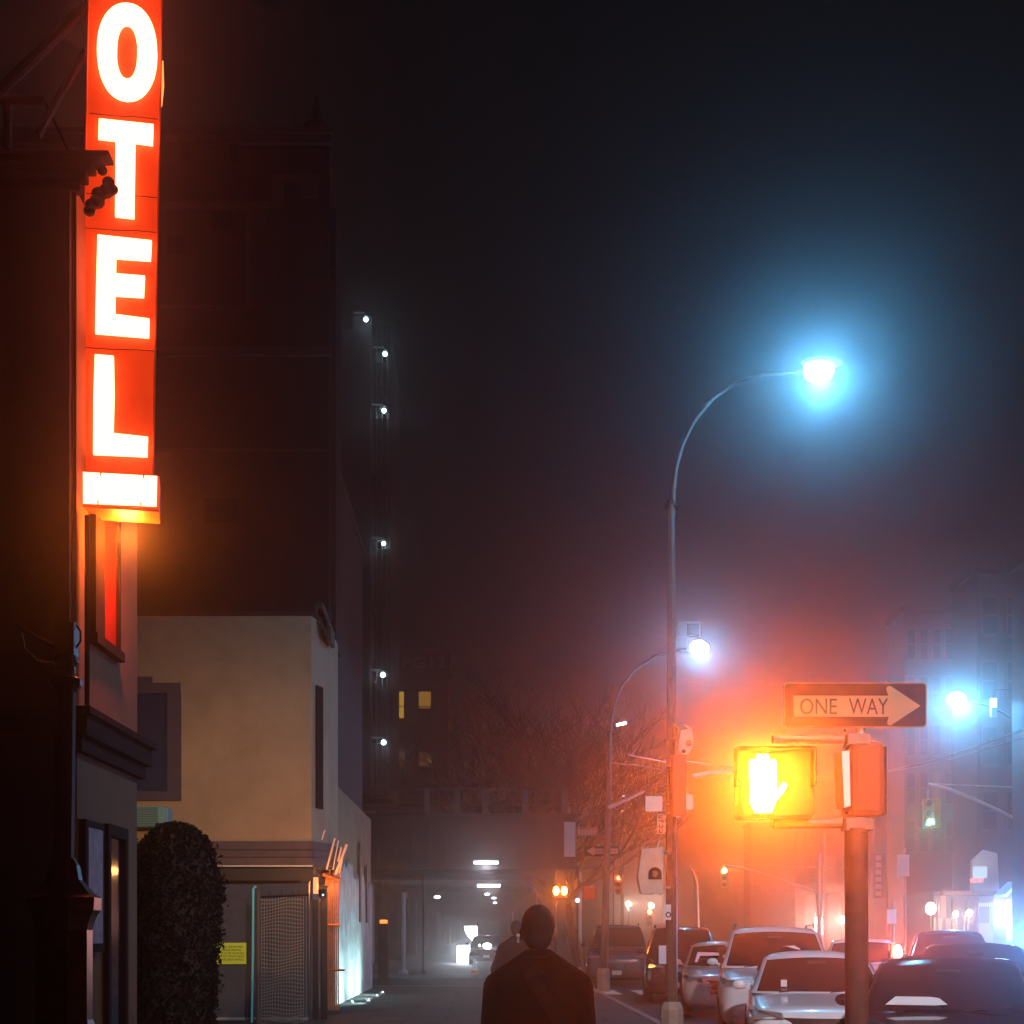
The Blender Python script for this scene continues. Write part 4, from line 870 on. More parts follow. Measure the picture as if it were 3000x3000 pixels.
# ------------------------------------------------------------------ cars
def ring_lower(y, hw, zb_, zt, crown=.03):
    zm = zb_ + (zt - zb_)*.45
    half = [(0, zb_), (hw*.8, zb_), (hw*.95, zb_ + .06), (hw, zm - .05), (hw*1.0, zm + .08), (hw*.985, zt - .12), (hw*.94, zt - .035), (hw*.84, zt), (hw*.45, zt + crown*.8), (0, zt + crown)]
    return [Vector((x, y, z)) for x, z in half] + [Vector((-x, y, z)) for x, z in half[-2:0:-1]]
def car(name, pos, yaw, paint, lab, cat='car', L=4.7, W=1.85, hood=.95, belt=1.0, roof=1.45, cowl=1.15, rf=1.9, rr_=3.6, base_r=4.3, rails=False, emblem=None, wide_grille=False, group='cars in the street', nose=.72, clr=.2, rear=False, grille=(.62, .5, .28)):
    t = thing(name, pos, lab, cat, group); t.rotation_euler = (0, 0, yaw)
    hw = W/2
    st = [(0.0, hw*.72, clr+.12, nose-.10), (.06, hw*.86, clr+.04, nose-.02), (.18, hw*.94, clr, nose + .05), (.45, hw*.985, clr, nose + (hood-nose)*.45), (cowl*.75, hw, clr, hood - .03), (cowl, hw, clr, hood), (cowl+.5, hw, clr, belt), (L*.6, hw, clr, belt + .02), (L*.85, hw*.99, clr, belt + .03), (L-.2, hw*.95, clr+.03, belt + .01), (L-.05, hw*.88, clr+.08, belt - .08), (L, hw*.78, clr+.15, belt-.2)]
    b = MB(); rings = [ring_lower(y, *a) for (y, *a) in st]; n = len(rings[0])
    b.add([v for r in rings for v in r], [(i*n+j, i*n+(j+1) % n, (i+1)*n+(j+1) % n, (i+1)*n+j) for i in range(len(rings)-1) for j in range(n)] + [tuple(range(n-1, -1, -1)), tuple(range((len(rings)-1)*n, len(rings)*n))])
    body = b.build('body', paint, t, local=True, smooth=True)
    for m in (body.modifiers.new('sub', 'SUBSURF'),): m.levels = 1; m.render_levels = 2
    # greenhouse
    def ring_c(tt):
        h_ = belt - .03 + (roof - belt)*tt; f = tt
        yf = cowl + (rf - cowl)*f; yr = base_r + (rr_ - base_r)*f; ww = hw*.93 + (hw*.74 - hw*.93)*f
        cz = .045*f
        pts = [Vector((u*ww*.93, yf + .10*u*u*(1), h_ + cz*(1-u*u))) for u in [-1 + .25*i for i in range(9)]]
        pts += [Vector((ww, yf + .22 + (yr - .2 - yf - .22)*k/4, h_)) for k in range(5)]
        pts += [Vector((-u*ww*.93, yr - .08*u*u, h_ + cz*(1-u*u))) for u in [-1 + .25*i for i in range(9)]]
        pts += [Vector((-ww, yr - .2 - (yr - .2 - yf - .22)*k/4, h_)) for k in range(5)]
        return pts
    ts = [0, .3, .6, .88, 1.0]
    cr = [ring_c(q) for q in ts]; n = len(cr[0])
    inner = [Vector((v.x*.88, cowl*0 + v.y*.0 + (v.y - (rf+rr_)/2)*.86 + (rf+rr_)/2, v.z + .05)) for v in cr[-1]]
    cr.append(inner)
    b = MB(); b.add([v for r in cr for v in r], [(i*n+j, i*n+(j+1) % n, (i+1)*n+(j+1) % n, (i+1)*n+j) for i in range(len(cr)-1) for j in range(n)] + [tuple(range((len(cr)-1)*n, len(cr)*n))])
    b.build('roof', paint, t, local=True, smooth=True)
    def glass(nm, idx, t0, t1, off):
        g_ = MB(); A = [ring_c(t0)[i] for i in idx]; B = [ring_c(t1)[i] for i in idx]; o_ = Vector(off)
        C = [(a + bb)/2 for a, bb in zip(A, B)]
        m_ = len(idx); g_.add([a + o_ for a in A] + [c_ + o_ for c_ in C] + [q + o_ for q in B], [(i, i+1, m_+i+1, m_+i) for i in range(m_-1)] + [(m_+i, m_+i+1, 2*m_+i+1, 2*m_+i) for i in range(m_-1)])
        return g_.build(nm, M_carglass, t, local=True, smooth=True)
    glass('windshield', list(range(0, 9)), .05, .93, (0, -.012, .006))
    glass('rear_window', list(range(14, 23)), .1, .9, (0, .012, .006))
    glass('side_window', list(range(9, 14)), .12, .88, (.012, 0, 0)); glass('side_window', list(range(23, 28)), .12, .88, (-.012, 0, 0))
    for s_ in (-1, 1):
        m_ = MB().ball((s_*(hw + .09), cowl + .42, belt + .07), .095, 12, 8, sc=(1.0, .5, .68)); m_.tube([(s_*(hw - .04), cowl + .45, belt + .02), (s_*(hw + .08), cowl + .43, belt + .06)], .025, 6)
        m_.build('side_mirror', paint, t, local=True, smooth=True)
        hl = MB()
        zc = nose - .02
        pts_ = [Vector((s_*hw*.52, .02, zc - .05)), Vector((s_*hw*.90, .10, zc - .06)), Vector((s_*hw*.965, .42, zc + .05)), Vector((s_*hw*.93, .36, zc + .10)), Vector((s_*hw*.86, .10, zc + .06)), Vector((s_*hw*.55, .0, zc + .03))]
        hl.prism(pts_, (s_*.015, -.035, 0)); hl.build('headlight', M_lens, t, local=True)
        for yy in (.85, L - .95):
            wz = .33
            MB().tube([(s_*(hw - .22), yy, wz), (s_*(hw + .005), yy, wz)], .33, 20).build('tyre', M_rubber, t, local=True)
            MB().tube([(s_*(hw + .0), yy, wz), (s_*(hw + .012), yy, wz)], .22, 14).build('rim', M_chrome, t, local=True)
        MB().box(s_*hw*.62, s_*hw*.86, L - .03, L + .01, belt - .28, belt - .1).build('taillight', mat('tail_red', (.35, .01, .01), .3), t, local=True)
    gw, gz, gh = grille
    gy = -.012
    top_z = gz + gh
    # grille: a thick curved dark plate hugging the nose
    g_ = MB(); m_ = 9
    lo = []; hi = []
    for i in range(m_):
        u = -1 + 2*i/(m_-1); x = u*hw*gw; yy = -.03 + .09*u*u
        lo.append(Vector((x*(.82 if wide_grille else .95), yy, gz + (.05*u*u if wide_grille else 0)))); hi.append(Vector((x, yy + .015, top_z + (.015 if wide_grille else 0)*u*u)))
    bk = [v + Vector((0, .10, 0)) for v in lo]; bk2 = [v + Vector((0, .10, 0)) for v in hi]
    g_.add(lo + hi + bk + bk2, [(i, i+1, m_+i+1, m_+i) for i in range(m_-1)] + [(m_+i, m_+i+1, 3*m_+i+1, 3*m_+i) for i in range(m_-1)] + [(2*m_+i, i, i+1, 2*m_+i+1) if 0 else (i+1, i, 2*m_+i, 2*m_+i+1) for i in range(m_-1)])
    gr = g_.build('grille', M_grille, t, local=True)
    bb = MB()
    for q in (.25, .5, .75):
        bb.tube([(lo[i].x*(1-q) + hi[i].x*q, lo[i].y - .006, lo[i].z*(1-q) + hi[i].z*q) for i in range(m_)], .006, 4)
    bb.build('grille_bar', M_chrome if not wide_grille else M_grille, gr, local=True)
    if emblem:
        e = MB(); zc = top_z - .10
        e.prism([(-.12, -.055, zc - .028), (-.035, -.055, zc - .028), (-.04, -.055, zc - .045), (.05, -.055, zc - .045), (.045, -.055, zc - .025), (.105, -.055, zc - .025), (.125, -.055, zc + .028), (.04, -.055, zc + .028), (.045, -.055, zc + .045), (-.045, -.055, zc + .045), (-.04, -.055, zc + .025), (-.10, -.055, zc + .025)], (0, .015, 0))
        e.build('emblem', M_gold, t, local=True)
    else:
        MB().box(-.16, .16, -.06, -.045, clr + .18, clr + .32).build('licence_plate', M_plate, t, local=True)
    rm = ring_c(.80)[4]; MB().box(-.12, .12, rm.y - .03, rm.y - .016, rm.z - .05, rm.z + .02).build('rear_view_mirror', M_black, t, local=True)
    rs_ = ring_c(.18)[2]
    if emblem or name == 'dark_suv': MB().box(rs_.x - .10, rs_.x - .02, rs_.y - .035, rs_.y - .028, rs_.z, rs_.z + .09).build('sticker', M_paper, t, local=True)
    wp = MB()
    for s_ in (-.55, .15): wp.tube([(s_*hw, cowl + .02, belt - .01), (s_*hw + .45, cowl + .14, belt + .03)], .008, 4)
    wp.build('wiper', M_black, t, local=True)
    if rails:
        for s_ in (-1, 1): MB().tube([(s_*hw*.68, rf + .12, roof + .03), (s_*hw*.68, rf + .3, roof + .10), (s_*hw*.68, rr_ - .3, roof + .10), (s_*hw*.68, rr_ - .1, roof + .04)], .02, 6).build('roof_rail', M_chrome, t, local=True)
    return t
RZ = -.14
def dash(t, pts):   # white windscreen patches, as paper and as modelled lamp reflections, local coordinates
    MB().prism([Vector(p) for p in pts], (0, -.006, .003)).build('paper_glint_patch', M_paper, t, local=True)
car('parked_car', (4.16, 17.5, RZ), R(-10), M_carwhite, 'white sedan with gold emblem and wide dark grille, foremost behind the signal pole', L=4.8, W=1.88, hood=.93, belt=.98, roof=1.43, cowl=1.3, rf=2.15, rr_=3.5, base_r=4.4, emblem=True, wide_grille=True, nose=.76, grille=(.80, .34, .36), group='cars parked along the kerb')
cd_ = car('parked_suv', (4.78, 23.2, RZ), R(-9), M_carwhite, 'white SUV with roof rails directly behind the white sedan', 'suv', L=4.9, W=1.98, hood=1.12, belt=1.18, roof=1.80, cowl=1.2, rf=1.95, rr_=4.3, base_r=4.75, rails=True, nose=.95, grille=(.6, .55, .32), group='cars parked along the kerb')
cc_ = car('parked_car', (4.93, 29.2, RZ), R(-7), M_cartan, 'tan hatchback squeezed left of the white SUV', L=4.4, W=1.8, hood=1.0, belt=1.06, roof=1.5, cowl=1.1, rf=1.85, rr_=3.6, base_r=4.2, nose=.82, group='cars parked along the kerb')
car('parked_suv', (4.95, 35.6, RZ), R(-6), M_carmaroon, 'dark maroon SUV behind the lamp pole with the paper notice', 'suv', L=4.9, W=1.98, hood=1.15, belt=1.22, roof=1.86, cowl=1.15, rf=1.9, rr_=4.3, base_r=4.75, rails=True, nose=.95, group='cars parked along the kerb')
car('dark_suv', (4.35, 47.2, RZ), R(-6), M_cargrey, 'dark SUV crossing beyond the second lamp pole', 'suv', L=5.0, W=2.1, hood=1.2, belt=1.28, roof=1.98, cowl=1.2, rf=1.95, rr_=4.4, base_r=4.85, rails=True, nose=1.0, group='cars in the street')
cj = car('black_sedan', (XX(2790, 13.0), 13.0, RZ), R(-17), M_carblack, 'black sedan nearest the camera at the lower right corner', L=4.8, W=1.9, hood=.93, belt=.98, roof=1.44, cowl=1.3, rf=2.1, rr_=3.6, base_r=4.4, nose=.74, group='cars in the street')
car('black_sedan', (XX(2868, 19.6), 19.6, RZ), R(-17), M_carblack, 'second black sedan, behind the nearest one at the right edge', L=4.8, W=1.9, hood=.98, belt=1.04, roof=1.54, cowl=1.3, rf=2.0, rr_=3.7, base_r=4.4, nose=.78, group='cars in the street')
car('grey_suv', (XX(2790, 31.5), 31.5, RZ), R(-16), M_cargrey, 'grey SUV roof showing above the second black sedan', 'suv', L=4.8, W=1.95, hood=1.15, belt=1.2, roof=1.76, cowl=1.2, rf=1.95, rr_=4.2, base_r=4.7, nose=.95, group='cars in the street')
car('pale_car', (XX(2535, 32), 32, RZ), R(-13), M_carwhite, 'pale car half hidden behind the thick signal pole', L=4.7, W=1.9, hood=1.0, belt=1.08, roof=1.56, cowl=1.2, rf=1.95, rr_=3.7, base_r=4.4, nose=.82, group='cars in the street')
car('distant_car', (XX(1425, 74), 72, 0.0), R(0), M_carblack, 'small dark car under the viaduct with one glaring headlight', L=4.6, W=1.8, group='cars in the street')
o = thing('headlight_glare', P(1427, 2771, 71.6), 'round white headlamp shining under the viaduct', 'lamp')
MB().ball(P(1427, 2771, 71.6), .17, sc=(1.3, .3, .85)).build('lens', emis('far_head', (.9, .95, 1), 8), o)
MB().ball(P(1405, 2770, 71.6), .06, sc=(1, .4, 1)).build('small_lens', emis('far_head', (.9, .95, 1), 8), o)
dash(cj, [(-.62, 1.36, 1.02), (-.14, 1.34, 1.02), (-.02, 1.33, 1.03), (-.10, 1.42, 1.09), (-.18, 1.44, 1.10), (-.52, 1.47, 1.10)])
dash(cd_, [(.02, 1.52, 1.43), (.30, 1.54, 1.42), (.42, 1.58, 1.47), (.32, 1.62, 1.53), (.14, 1.61, 1.52), (-.02, 1.60, 1.50)])  # lamp reflection on the white SUV's windscreen, modelled as a white patch
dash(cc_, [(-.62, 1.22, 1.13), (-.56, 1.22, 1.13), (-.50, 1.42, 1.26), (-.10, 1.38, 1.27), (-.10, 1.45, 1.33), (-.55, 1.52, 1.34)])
# lit tail lamp between cars
o = thing('brake_lamp', P(2630, 2790, 27), 'glaring red-white brake lamp of a car between the lanes', 'lamp')
MB().ball(P(2630, 2790, 27), .085, sc=(1, .4, 1.7)).build('lens', emis('brake_lit', (1, .25, .18), 30), o, smooth=True)
MB().box(XX(2630, 27)-.1, XX(2630, 27)+.1, 27.05, 27.25, RZ, ZZ(2790, 27) + .16).build('housing', M_black, o)
light('bulb_light', P(2630, 2790, 26.8), 400, (1, .10, .06), o, .06)

# ------------------------------------------------------------------ opposite side buildings
def block(name, px0, px1, py, Y_, m_, lab, depth=3.5, win=True, rows=4, cols=4, lit=()):
    t = thing(name, (XX((px0+px1)/2, Y_), Y_ + depth/2, 0), lab, 'building', 'buildings across the street')
    x0, x1 = XX(px0, Y_ + depth), XX(px1, Y_)
    MB().box(x0, x1, Y_, Y_ + depth, -.1, ZZ(py, Y_)).build('wall', m_, t)
    MB().box(x0 - .15, x1 + .15, Y_ - .2, Y_ + depth, ZZ(py, Y_), ZZ(py, Y_) + .35).build('cornice', M_stone, t)
    H = ZZ(py, Y_)
    if win:
        for r in range(rows):
            for c_ in range(cols):
                cx_ = x0 + (x1-x0)*(c_+.5)/cols; cz = 5.2 + (H - 6.2)*(r+.4)/rows
                ww = min(.55, (x1-x0)/cols*.28)
                fr = MB().box(cx_-ww-.1, cx_+ww+.1, Y_-.06, Y_, cz-.12, cz).box(cx_-ww-.1, cx_+ww+.1, Y_-.06, Y_, cz+1.7, cz+1.82).box(cx_-ww-.1, cx_-ww, Y_-.06, Y_, cz, cz+1.7).box(cx_+ww, cx_+ww+.1, Y_-.06, Y_, cz, cz+1.7).box(cx_-ww, cx_+ww, Y_-.05, Y_, cz+.82, cz+.88).build('window', M_stone, t)
                MB().box(cx_-ww, cx_+ww, Y_-.02, Y_-.003, cz, cz+1.7).build('pane', E_warmdim if (r, c_) in lit else M_glassdk, fr)
    return t
block('corner_block', 2965, 3500, 1600, 46.5, M_brick, 'darkest block at the right edge behind the big street lamp', rows=4, cols=6)
block('flat_roof_block', 2790, 3300, 1680, 66, M_brickv, 'flat-roofed block behind the opposite street lamp', rows=4, cols=6)
block('gabled_block', 2600, 2800, 1795, 82, M_brickv, 'lower hazy block right above the ONE WAY sign', rows=5, cols=4, lit=((1, 2),))
block('hazy_tenement', 2330, 2560, 2290, 118, M_brick, 'hazy tenement behind the thick signal pole', rows=3, cols=4, lit=((0, 1), (2, 3)))
block('hazy_tower', 2180, 2330, 2420, 160, M_brick, 'faint tenement at the left end of the hazy row', rows=3, cols=3)
block('end_block', 2030, 2180, 2560, 230, M_brickv, 'farthest low block closing the street', rows=2, cols=3, lit=((0, 1),))
# shops
YSH = 61.5
sh = thing('shop', (XX(2860, YSH), YSH, 0), 'low lit shop front with posts and small pitched sign at the lower right', 'shop')
MB().box(XX(2735, YSH), XX(3100, YSH), YSH, YSH + 4, 0, ZZ(2612, YSH)).build('wall', mat('shop_wall', (.20, .19, .24), .8), sh)
MB().box(XX(2740, YSH), XX(3100, YSH), YSH - 1.0, YSH, ZZ(2624, YSH), ZZ(2612, YSH)).build('awning', M_conc, sh)
b = MB()
for px in (2748, 2790, 2832, 2866, 2915, 2940): wbox(b, px-2, px+2, 2630, 2830, YSH - .9, .12)
b.build('post', M_conc, sh)
for (a0, a1, c0, c1, cl_, s_) in ((2736, 2760, 2690, 2760, (1, .8, .6), .45), (2770, 2800, 2690, 2760, (1, .85, .7), .35), (2822, 2842, 2680, 2780, (1, .75, .6), .4), (2868, 2900, 2705, 2790, (.8, .75, 1), .4), (2900, 2950, 2640, 2790, (.55, .7, 1), .45), (2757, 2772, 2622, 2690, (1, .35, .3), .6)):
    b = MB(); wbox(b, a0, a1, c0, c1, YSH - .05, .04); b.build('lit_window', emis('shop_lit_%d' % a0, cl_, s_), sh)
b = MB()
for k in range(8): wbox(b, 2868 + k*6, 2871 + k*6, 2645, 2656, YSH - .07, .02)
b.build('sign_lettering', emis('sign_letters', (.6, .8, 1), .9), sh)
gs = thing('pitched_sign', P(2885, 2612, YSH - .3), 'pitched-top shop sign with pale panel and red marks above the awning', 'sign')
Yg = YSH - .3
MB().prism([P(2848, 2612, Yg), P(2850, 2520, Yg), P(2884, 2490, Yg), P(2922, 2500, Yg), P(2928, 2612, Yg)], (0, .3, 0)).build('board', mat('sign_board_beige', (.5, .44, .4), .8), gs)
b = MB(); wbox(b, 2850, 2892, 2538, 2572, Yg - .02, .02); b.build('lit_panel', emis('pale_panel', (.6, .85, 1), .8), gs)
b = MB(); wbox(b, 2843, 2860, 2574, 2585, Yg - .02, .02); wbox(b, 2866, 2880, 2573, 2584, Yg-.02, .02); b.build('red_mark', emis('red_mark', (1, .15, .08), 2.5), gs)
for (px, py, s_, lab) in ((2727, 2662, .22, 'large warm globe lamp at the left end of the shop front'), (2800, 2678, .12, 'small warm lamp left of the middle shop post'), (2840, 2675, .13, 'small warm lamp right of the middle shop post')):
    o = thing('shop_lamp', P(px, py, YSH - 1.3), lab, 'lamp', 'warm lamps of the shop front')
    MB().ball(P(px, py, YSH - 1.3), s_, sc=(1, 1, 1.2)).build('globe', emis('shop_lamp_lit', (1, .85, .65), 7), o, smooth=True)
    MB().tube([P(px, py, YSH-1.3) + Vector((0, 0, -s_)), (XX(px, YSH-1.3), YSH - 1.3, 0)], .04, 6).build('pole', M_polepaint, o)
    light('bulb_light', P(px, py + 4, YSH - 1.7), 90, (1, .7, .5), o, .1)
lk = thing('lit_kiosk', (XX(2958, 55), 55, 0), 'kiosk edged by bright vertical light tubes at the right', 'kiosk')
MB().box(XX(2965, 55), XX(3060, 55), 55, 57, 0, ZZ(2620, 55)).build('body', M_steel, lk)
b = MB().prism([P(2945, 2620, 55), P(2985, 2580, 55), P(2992, 2585, 55), P(2950, 2628, 55)], (0, 1.2, 0)); b.build('roof', mat('pale_roof', (.5, .6, .65), .6), lk)
b = MB(); wbox(b, 2952, 2956, 2635, 2680, 54.9, .1); wbox(b, 2953, 2957, 2690, 2755, 54.9, .1); wbox(b, 2960, 2964, 2690, 2755, 54.9, .1); b.build('light_tube', emis('kiosk_tube', (.7, .88, 1), 5), lk)
light('bulb_light', P(2940, 2690, 54.2), 500, (.3, .55, 1), lk, .3)
bl = thing('blue_shop_sign', P(3060, 2800, 30), 'bright blue-white lit shop panel just at the right edge', 'sign')
b = MB(); Yb = 30; wbox(b, 3012, 3120, 2640, 2860, Yb, .15); b.build('lit_face', emis('blue_panel', (.15, .42, 1), 12), bl)
b = MB(); wbox(b, 3010, 3011.8, 2636, 2960, Yb, .2); b.build('frame', M_black, bl)
light('panel_light', P(3020, 2780, 29.2), 1500, (.12, .38, 1), bl, .5)
o = thing('small_blue_sign', P(2912, 2095, 50), 'small blue-white lit box hanging right of the big street lamp', 'sign')
b = MB(); wbox(b, 2904, 2921, 2045, 2072, 50, .1); b.build('lit_face', emis('blue_box', (.45, .65, 1), 2.5), o)
b = MB(); wbox(b, 2904, 2921, 2074, 2100, 50, .1); b.build('dim_face', emis('blue_box_dim', (.1, .25, 1), .6), o)
MB().tube([P(2912, 2045, 50.05), P(2912, 2020, 50.05), P(2960, 2020, 50.05)], .02).build('hanger', M_black, o)
# signs and posts behind the thick pole
for (a0, a1, c0, c1, Y_, m_, lab) in ((2629, 2664, 2504, 2567, 48, M_paper, 'grey rectangular sign high on a thin post right of the signal pole'), (2600, 2626, 2664, 2706, 55, M_paper, 'low pale sign near the brake lamp'),):
    o = thing('post_sign', (XX((a0+a1)/2, Y_), Y_, 0), lab, 'sign')
    b = MB(); wbox(b, a0, a1, c0, c1, Y_, .03); b.build('plate', m_, o)
    MB().tube([(XX((a0+a1)/2 + 6, Y_), Y_ + .06, -.14), (XX((a0+a1)/2 + 6, Y_), Y_ + .06, ZZ(c0 - 20, Y_))], .05, 8).build('post', M_steel, o)
o = thing('tall_thin_pole', (XX(2415, 75), 75, 0), 'tall thin pale pole left of the thick signal pole', 'pole')
MB().tube([(XX(2417, 75), 75, -.14), P(2414, 2440, 75)], .10, 8).build('shaft', M_steel, o)
MB().lathe([(.2, 0), (.2, .1), (.1, .4)], (XX(2417, 75), 75, -.14), 8).build('base', M_steel, o)
o = thing('thin_curved_lamppost', (XX(2048, 90), 90, 0), 'faint thin lamppost with bent top between the tan car and the walk signal', 'lamppost')
MB().tube([(XX(2048, 90), 90, -.14), P(2042, 2590, 90), P(2035, 2565, 90), P(2022, 2540, 90)], .10, 8).build('shaft', M_steel, o)
MB().lathe([(.2, 0), (.2, .1), (.1, .4)], (XX(2048, 90), 90, -.14), 8).build('base', M_steel, o)
vs_ = thing('vertical_shop_sign', P(2575, 2640, 75), 'tall narrow hazy banner sign beside the thick signal pole', 'sign')
b = MB(); wbox(b, 2556, 2592, 2500, 2632, 75, .2); b.build('board', mat('banner_brown', (.3, .14, .12), .8), vs_)
b = MB()
for k in range(6): wbox(b, 2566, 2582, 2506 + k*21, 2520 + k*21, 74.97, .03)
b.build('worn_lettering', mat('banner_letter', (.5, .4, .35), .8), vs_)
for (px, py, lab) in ((2398, 2697, 'bright square shop light left of the tall thin pole'), (2471, 2695, 'bright square shop light touching the thick signal pole'), (2402, 2727, 'lower white shop light above the pale car')):
    o = thing('square_light', P(px, py, 84), lab, 'lamp', 'square shop lights beyond the cars')
    b = MB(); wbox(b, px-10, px+10, py-10, py+10, 84, .2); b.build('lit_face', emis('square_lit', (1, .85, .75), 5), o, bevel=.05)
    b = MB(); wbox(b, px-12, px+12, py-13, py-10.5, 84, .3); b.build('hood', M_black, o)
    light('bulb_light', P(px, py, 83.4), 1000, (1, .42, .34), o, .2)
cp = thing('fuel_canopy', (XX(2445, 88), 89, 0), 'hazy flat canopy on thin legs behind the thick signal pole', 'canopy')
MB().add(*slab(XX(2395, 88), XX(2482, 88), 88, 94, ZZ(2585, 88), ZZ(2585, 88), ZZ(2612, 88))).build('roof', M_conc, cp)
for px in (2400, 2476): MB().box(XX(px, 88)-.1, XX(px, 88)+.1, 88.2, 88.5, -.14, ZZ(2612, 88)).build('leg', M_conc, cp)

# ------------------------------------------------------------------ people
def capsule(mb, a, b_, r0, r1, n=14):
    a = Vector(a); b_ = Vector(b_); mb.ball(a, r0, n, 8); mb.ball(b_, r1, n, 8); mb.tube([a, (a+b_)/2, b_], [r0, (r0+r1)/2, r1], n)
def remesh(mb, name, m_, parent, vox=.012, smooth=6):
    o = mb.build(name, m_, parent, local=True)
    md = o.modifiers.new('r', 'REMESH'); md.mode = 'VOXEL'; md.voxel_size = vox; md.use_smooth_shade = True
    s_ = o.modifiers.new('s', 'SMOOTH'); s_.iterations = smooth; s_.factor = .5
    dg = bpy.context.evaluated_depsgraph_get(); me = bpy.data.meshes.new_from_object(o.evaluated_get(dg))
    o.modifiers.clear(); o.data = me
    if not me.materials: me.materials.append(m_)
    return o
def hand(mb, wr_, dirv):
    wr_ = Vector(wr_); d = Vector(dirv).normalized(); side = Vector((0, 1, 0))
    capsule(mb, wr_, wr_ + d*.075, .026, .032)
    for k, (o_, L) in enumerate(((-.028, .068), (-.009, .078), (.010, .074), (.028, .058))):
        a = wr_ + d*.085 + side*o_; m_ = a + d*L*.5; e = m_ + (d + Vector((0, 0, 0)) + side*(-.15)).normalized()*L*.45
        capsule(mb, a, m_, .0095, .009, 8); capsule(mb, m_, e, .009, .0075, 8)
    a = wr_ + d*.03 - side*.03; capsule(mb, a, a + (d - side*.6).normalized()*.05, .011, .010, 8)
def person(loc, yaw, lab, H, coat_m, hair=True, earbud=False, strap=False, fat=1.0, elbow=.05):
    s = H/1.75
    t = thing('person', loc, lab, 'person'); t.rotation_euler = (0, 0, yaw); t.scale = (1, 1, 1)
    def v(x, y, z): return Vector((x, y, z)) * s
    b = MB()   # faces +y, back to the camera
    b.ball(v(0, .012, 1.655), .088*s, 20, 14, sc=(.87, 1.10, 1.12)); b.ball(v(0, .03, 1.585), .062*s, 16, 10, sc=(.95, 1.1, 1)); b.ball(v(0, .075, 1.545), .03*s, sc=(1.2, .8, .8))
    b.ball(v(0, .112, 1.62), .016*s, sc=(.8, 1.2, 1.6)); b.ball(v(0, .098, 1.58), .018*s, sc=(1.5, .6, .5))
    for q in (-1, 1):
        b.ball(v(q*.085, -.0, 1.632), .031*s, 12, 10, sc=(.42, .7, 1.15)); b.ball(v(q*.03, .095, 1.655), .012*s)
    capsule(b, v(0, -.008, 1.56), v(0, -.015, 1.44), .056*s, .062*s)
    b.ball(v(0, 0, 1.28), .19*s, 18, 12, sc=(1.0, .62, 1.15)); b.ball(v(0, 0, 1.02), .165*s, 18, 12, sc=(1, .66, 1.2)); 
    for q in (-1, 1):
        capsule(b, v(0, 0, 1.42), v(q*.165, 0, 1.385), .06*s, .065*s)
        capsule(b, v(q*.18, 0, 1.37), v(q*(.225+elbow), -.03, 1.10), .052*s, .042*s); capsule(b, v(q*(.225+elbow), -.03, 1.10), v(q*(.215+elbow*.6), .05, .86), .04*s, .028*s)
        hand(b, v(q*(.215+elbow*.6), .055, .84), (0, .1, -1))
        st_ = .12*q
        capsule(b, v(q*.09, 0, .93), v(q*.10, .03 + st_*.6, .50), .085*s, .058*s); capsule(b, v(q*.10, .03 + st_*.6, .50), v(q*.10, st_, .09), .055*s, .038*s)
        capsule(b, v(q*.10, st_ - .04, .045), v(q*.115, st_ + .17, .035), .045*s, .035*s)
    remesh(b, 'body', M_skin, t)
    hc = MB(); hc.ball(v(0, -.0, 1.672), .094*s, 22, 14, sc=(.885, 1.09, 1.10)); hc.ball(v(0, -.045, 1.615), .07*s, 18, 12, sc=(.98, .72, 1.0))
    hc = remesh(hc, 'hair', M_hair, t, .009, 2)
    tr_ = MB()
    for q in (-1, 1):
        st_ = .12*q
        capsule(tr_, v(q*.09, 0, .93), v(q*.10, .03 + st_*.6, .50), .098*s, .075*s); capsule(tr_, v(q*.10, .03 + st_*.6, .50), v(q*.10, st_, .11), .073*s, .058*s)
    remesh(tr_, 'trousers', M_trouser, t, .015, 4)
    shoe = MB()
    for q in (-1, 1):
        st_ = .12*q; capsule(shoe, v(q*.10, st_ - .04, .05), v(q*.115, st_ + .19, .042), .052*s, .043*s)
    remesh(shoe, 'shoes', M_black, t, .012, 3)
    c_ = MB()
    c_.ball(v(0, 0, 1.26), .225*s*fat, 22, 14, sc=(1.0, .68, 1.02)); c_.ball(v(0, 0, 1.05), .235*s*fat, 22, 14, sc=(1.0, .66, 1.3)); c_.ball(v(0, -.01, .80), .235*s*fat, 20, 12, sc=(1, .72, 1.0))
    for q in (-1, 1):
        capsule(c_, v(q*.02, -.02, 1.49), v(q*.185, -.005, 1.375), .078*s, .078*s*fat); c_.ball(v(q*.195, 0, 1.375), .073*s, 16, 10)
        capsule(c_, v(q*.195, 0, 1.36), v(q*(.225+elbow), -.03, 1.10), .076*s*fat, .062*s); capsule(c_, v(q*(.225+elbow), -.03, 1.10), v(q*(.215+elbow*.6), .05, .90), .062*s, .05*s)
    c_.lathe([(.075*s, 1.42*s), (.085*s, 1.47*s), (.074*s, 1.545*s), (.066*s, 1.555*s)], (0, -.012, 0), 20)
    ct = remesh(c_, 'coat', coat_m, t, .013, 5)
    b = MB(); b.tube([v(math.cos(a)*.078, -.014 + math.sin(a)*.082, 1.525 + .008*math.sin(a)) for a in [i*.3307 for i in range(20)]], .014*s, 8); b.build('collar', coat_m, t, local=True, smooth=True)
    if earbud:
        b = MB(); b.ball(v(-.097, -.004, 1.622), .011, sc=(1, 1, 1)); b.tube([v(-.098, -.002, 1.622), v(-.098, .004, 1.588)], .0055, 8); b.build('earbud', mat('earbud_white', (.85, .85, .88), .25), t, local=True, smooth=True)
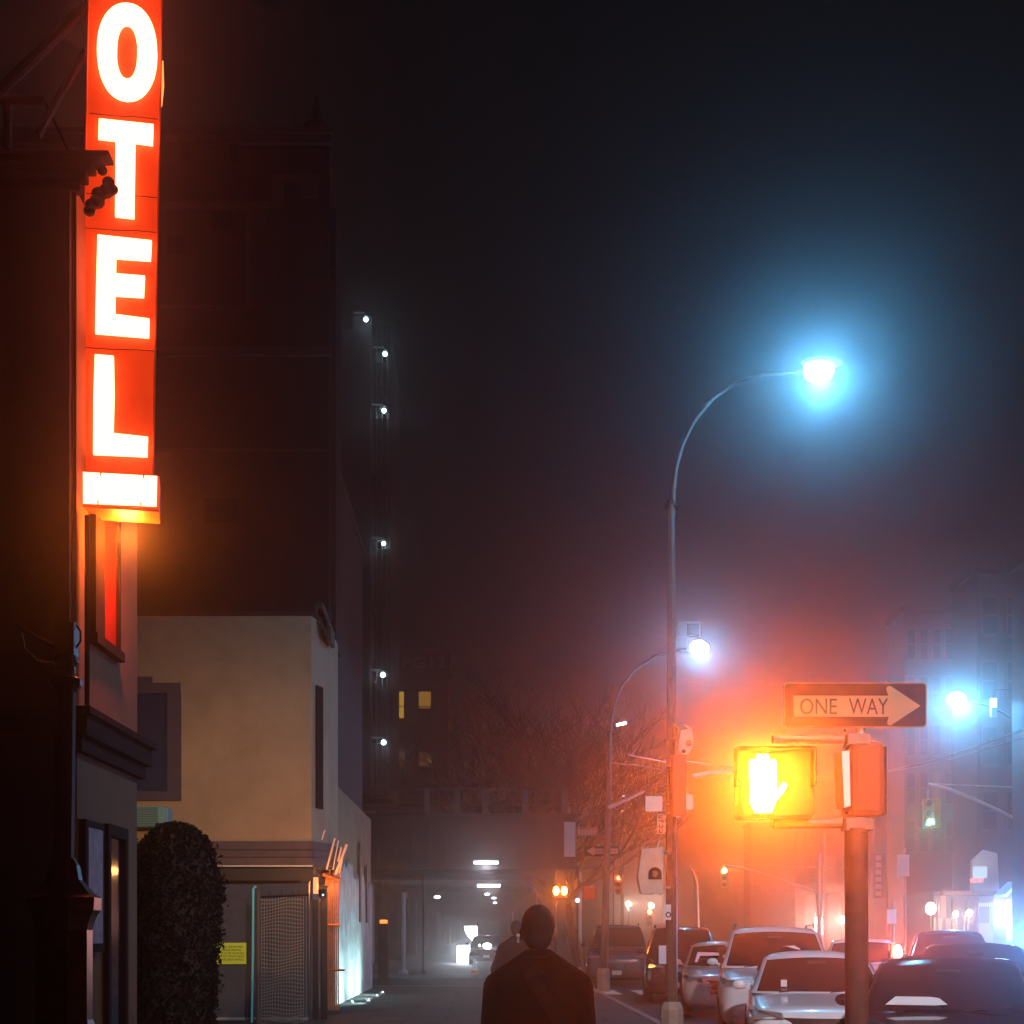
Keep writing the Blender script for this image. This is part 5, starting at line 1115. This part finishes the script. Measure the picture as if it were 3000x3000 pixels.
    if strap:
        pts_ = [(-.06, -.03, 1.515), (-.03, -.125, 1.42), (.05, -.165, 1.30), (.13, -.172, 1.18), (.19, -.16, 1.06), (.23, -.10, .96)]
        sm = MB(); Pv = [v(*p) for p in pts_]
        vs = []
        for i, p in enumerate(Pv):
            sd = Vector((.024, 0, .018)); n_ = Vector((.1, -1, .1)).normalized()*.012
            vs += [p - sd, p + sd, p + sd + n_, p - sd + n_]
        fs = [(i*4+a, i*4+(a+1) % 4, (i+1)*4+(a+1) % 4, (i+1)*4+a) for i in range(len(Pv)-1) for a in range(4)]
        sm.add(vs, fs); sm.build('bag_strap', M_strap, t, local=True)
        MB().box(.14, .36, -.16, -.02, .62, .90).build('shoulder_bag', M_strap, t, local=True, bevel=.03)
    return t
person((XX(1577, 6.85), 6.85, 0), R(-3), 'man seen from behind in a dark coat with short dark hair and a white earbud', 1.715, M_coat, earbud=True, strap=True, fat=1.02, elbow=.0)
person((XX(1512, 20), 20, 0), R(8), 'second pedestrian in a reddish brown jacket, half hidden behind the man', 1.76, mat('brown_jacket', (.035, .013, .008), .95, spec=.1), elbow=.08)

# small litter glints on the pavement
for (px, py, cl_, lab) in ((1238, 2927, (.1, .6, .4), 'green glass shard glinting on the pavement'), (1326, 2932, (.4, .5, .5), 'pale shard on the pavement left of the man'), (1029, 2940, (.6, .75, .7), 'round pale stone at the foot of the painted wall')):
    Y_ = 1.6*F/(py - VY); r = .05 if px == 1029 else .02
    o = MB().ball((XX(px, Y_), Y_, r*.7), r, 8, 6).build('stone' if px == 1029 else 'glass_shard', mat('shard_%d' % px, cl_, .15), None); tag(o, lab, 'stone' if px == 1029 else 'glass shard')

# ------------------------------------------------------------------ haze
hz = MB().box(-59, 59, -11, 416, -1.6, 34).build('haze', None or mat('haze_tmp', (1, 1, 1)), None)
m = bpy.data.materials.new('haze'); m.use_nodes = True; n = m.node_tree
n.nodes.remove(n.nodes['Principled BSDF'])
pv = n.nodes.new('ShaderNodeVolumePrincipled'); pv.inputs['Density'].default_value = HAZE_D; pv.inputs['Anisotropy'].default_value = HAZE_G
pv.inputs['Color'].default_value = (.95, .95, .95, 1)
n.links.new(pv.outputs[0], n.nodes['Material Output'].inputs['Volume'])
hz.data.materials.clear(); hz.data.materials.append(m); hz['kind'] = 'stuff'
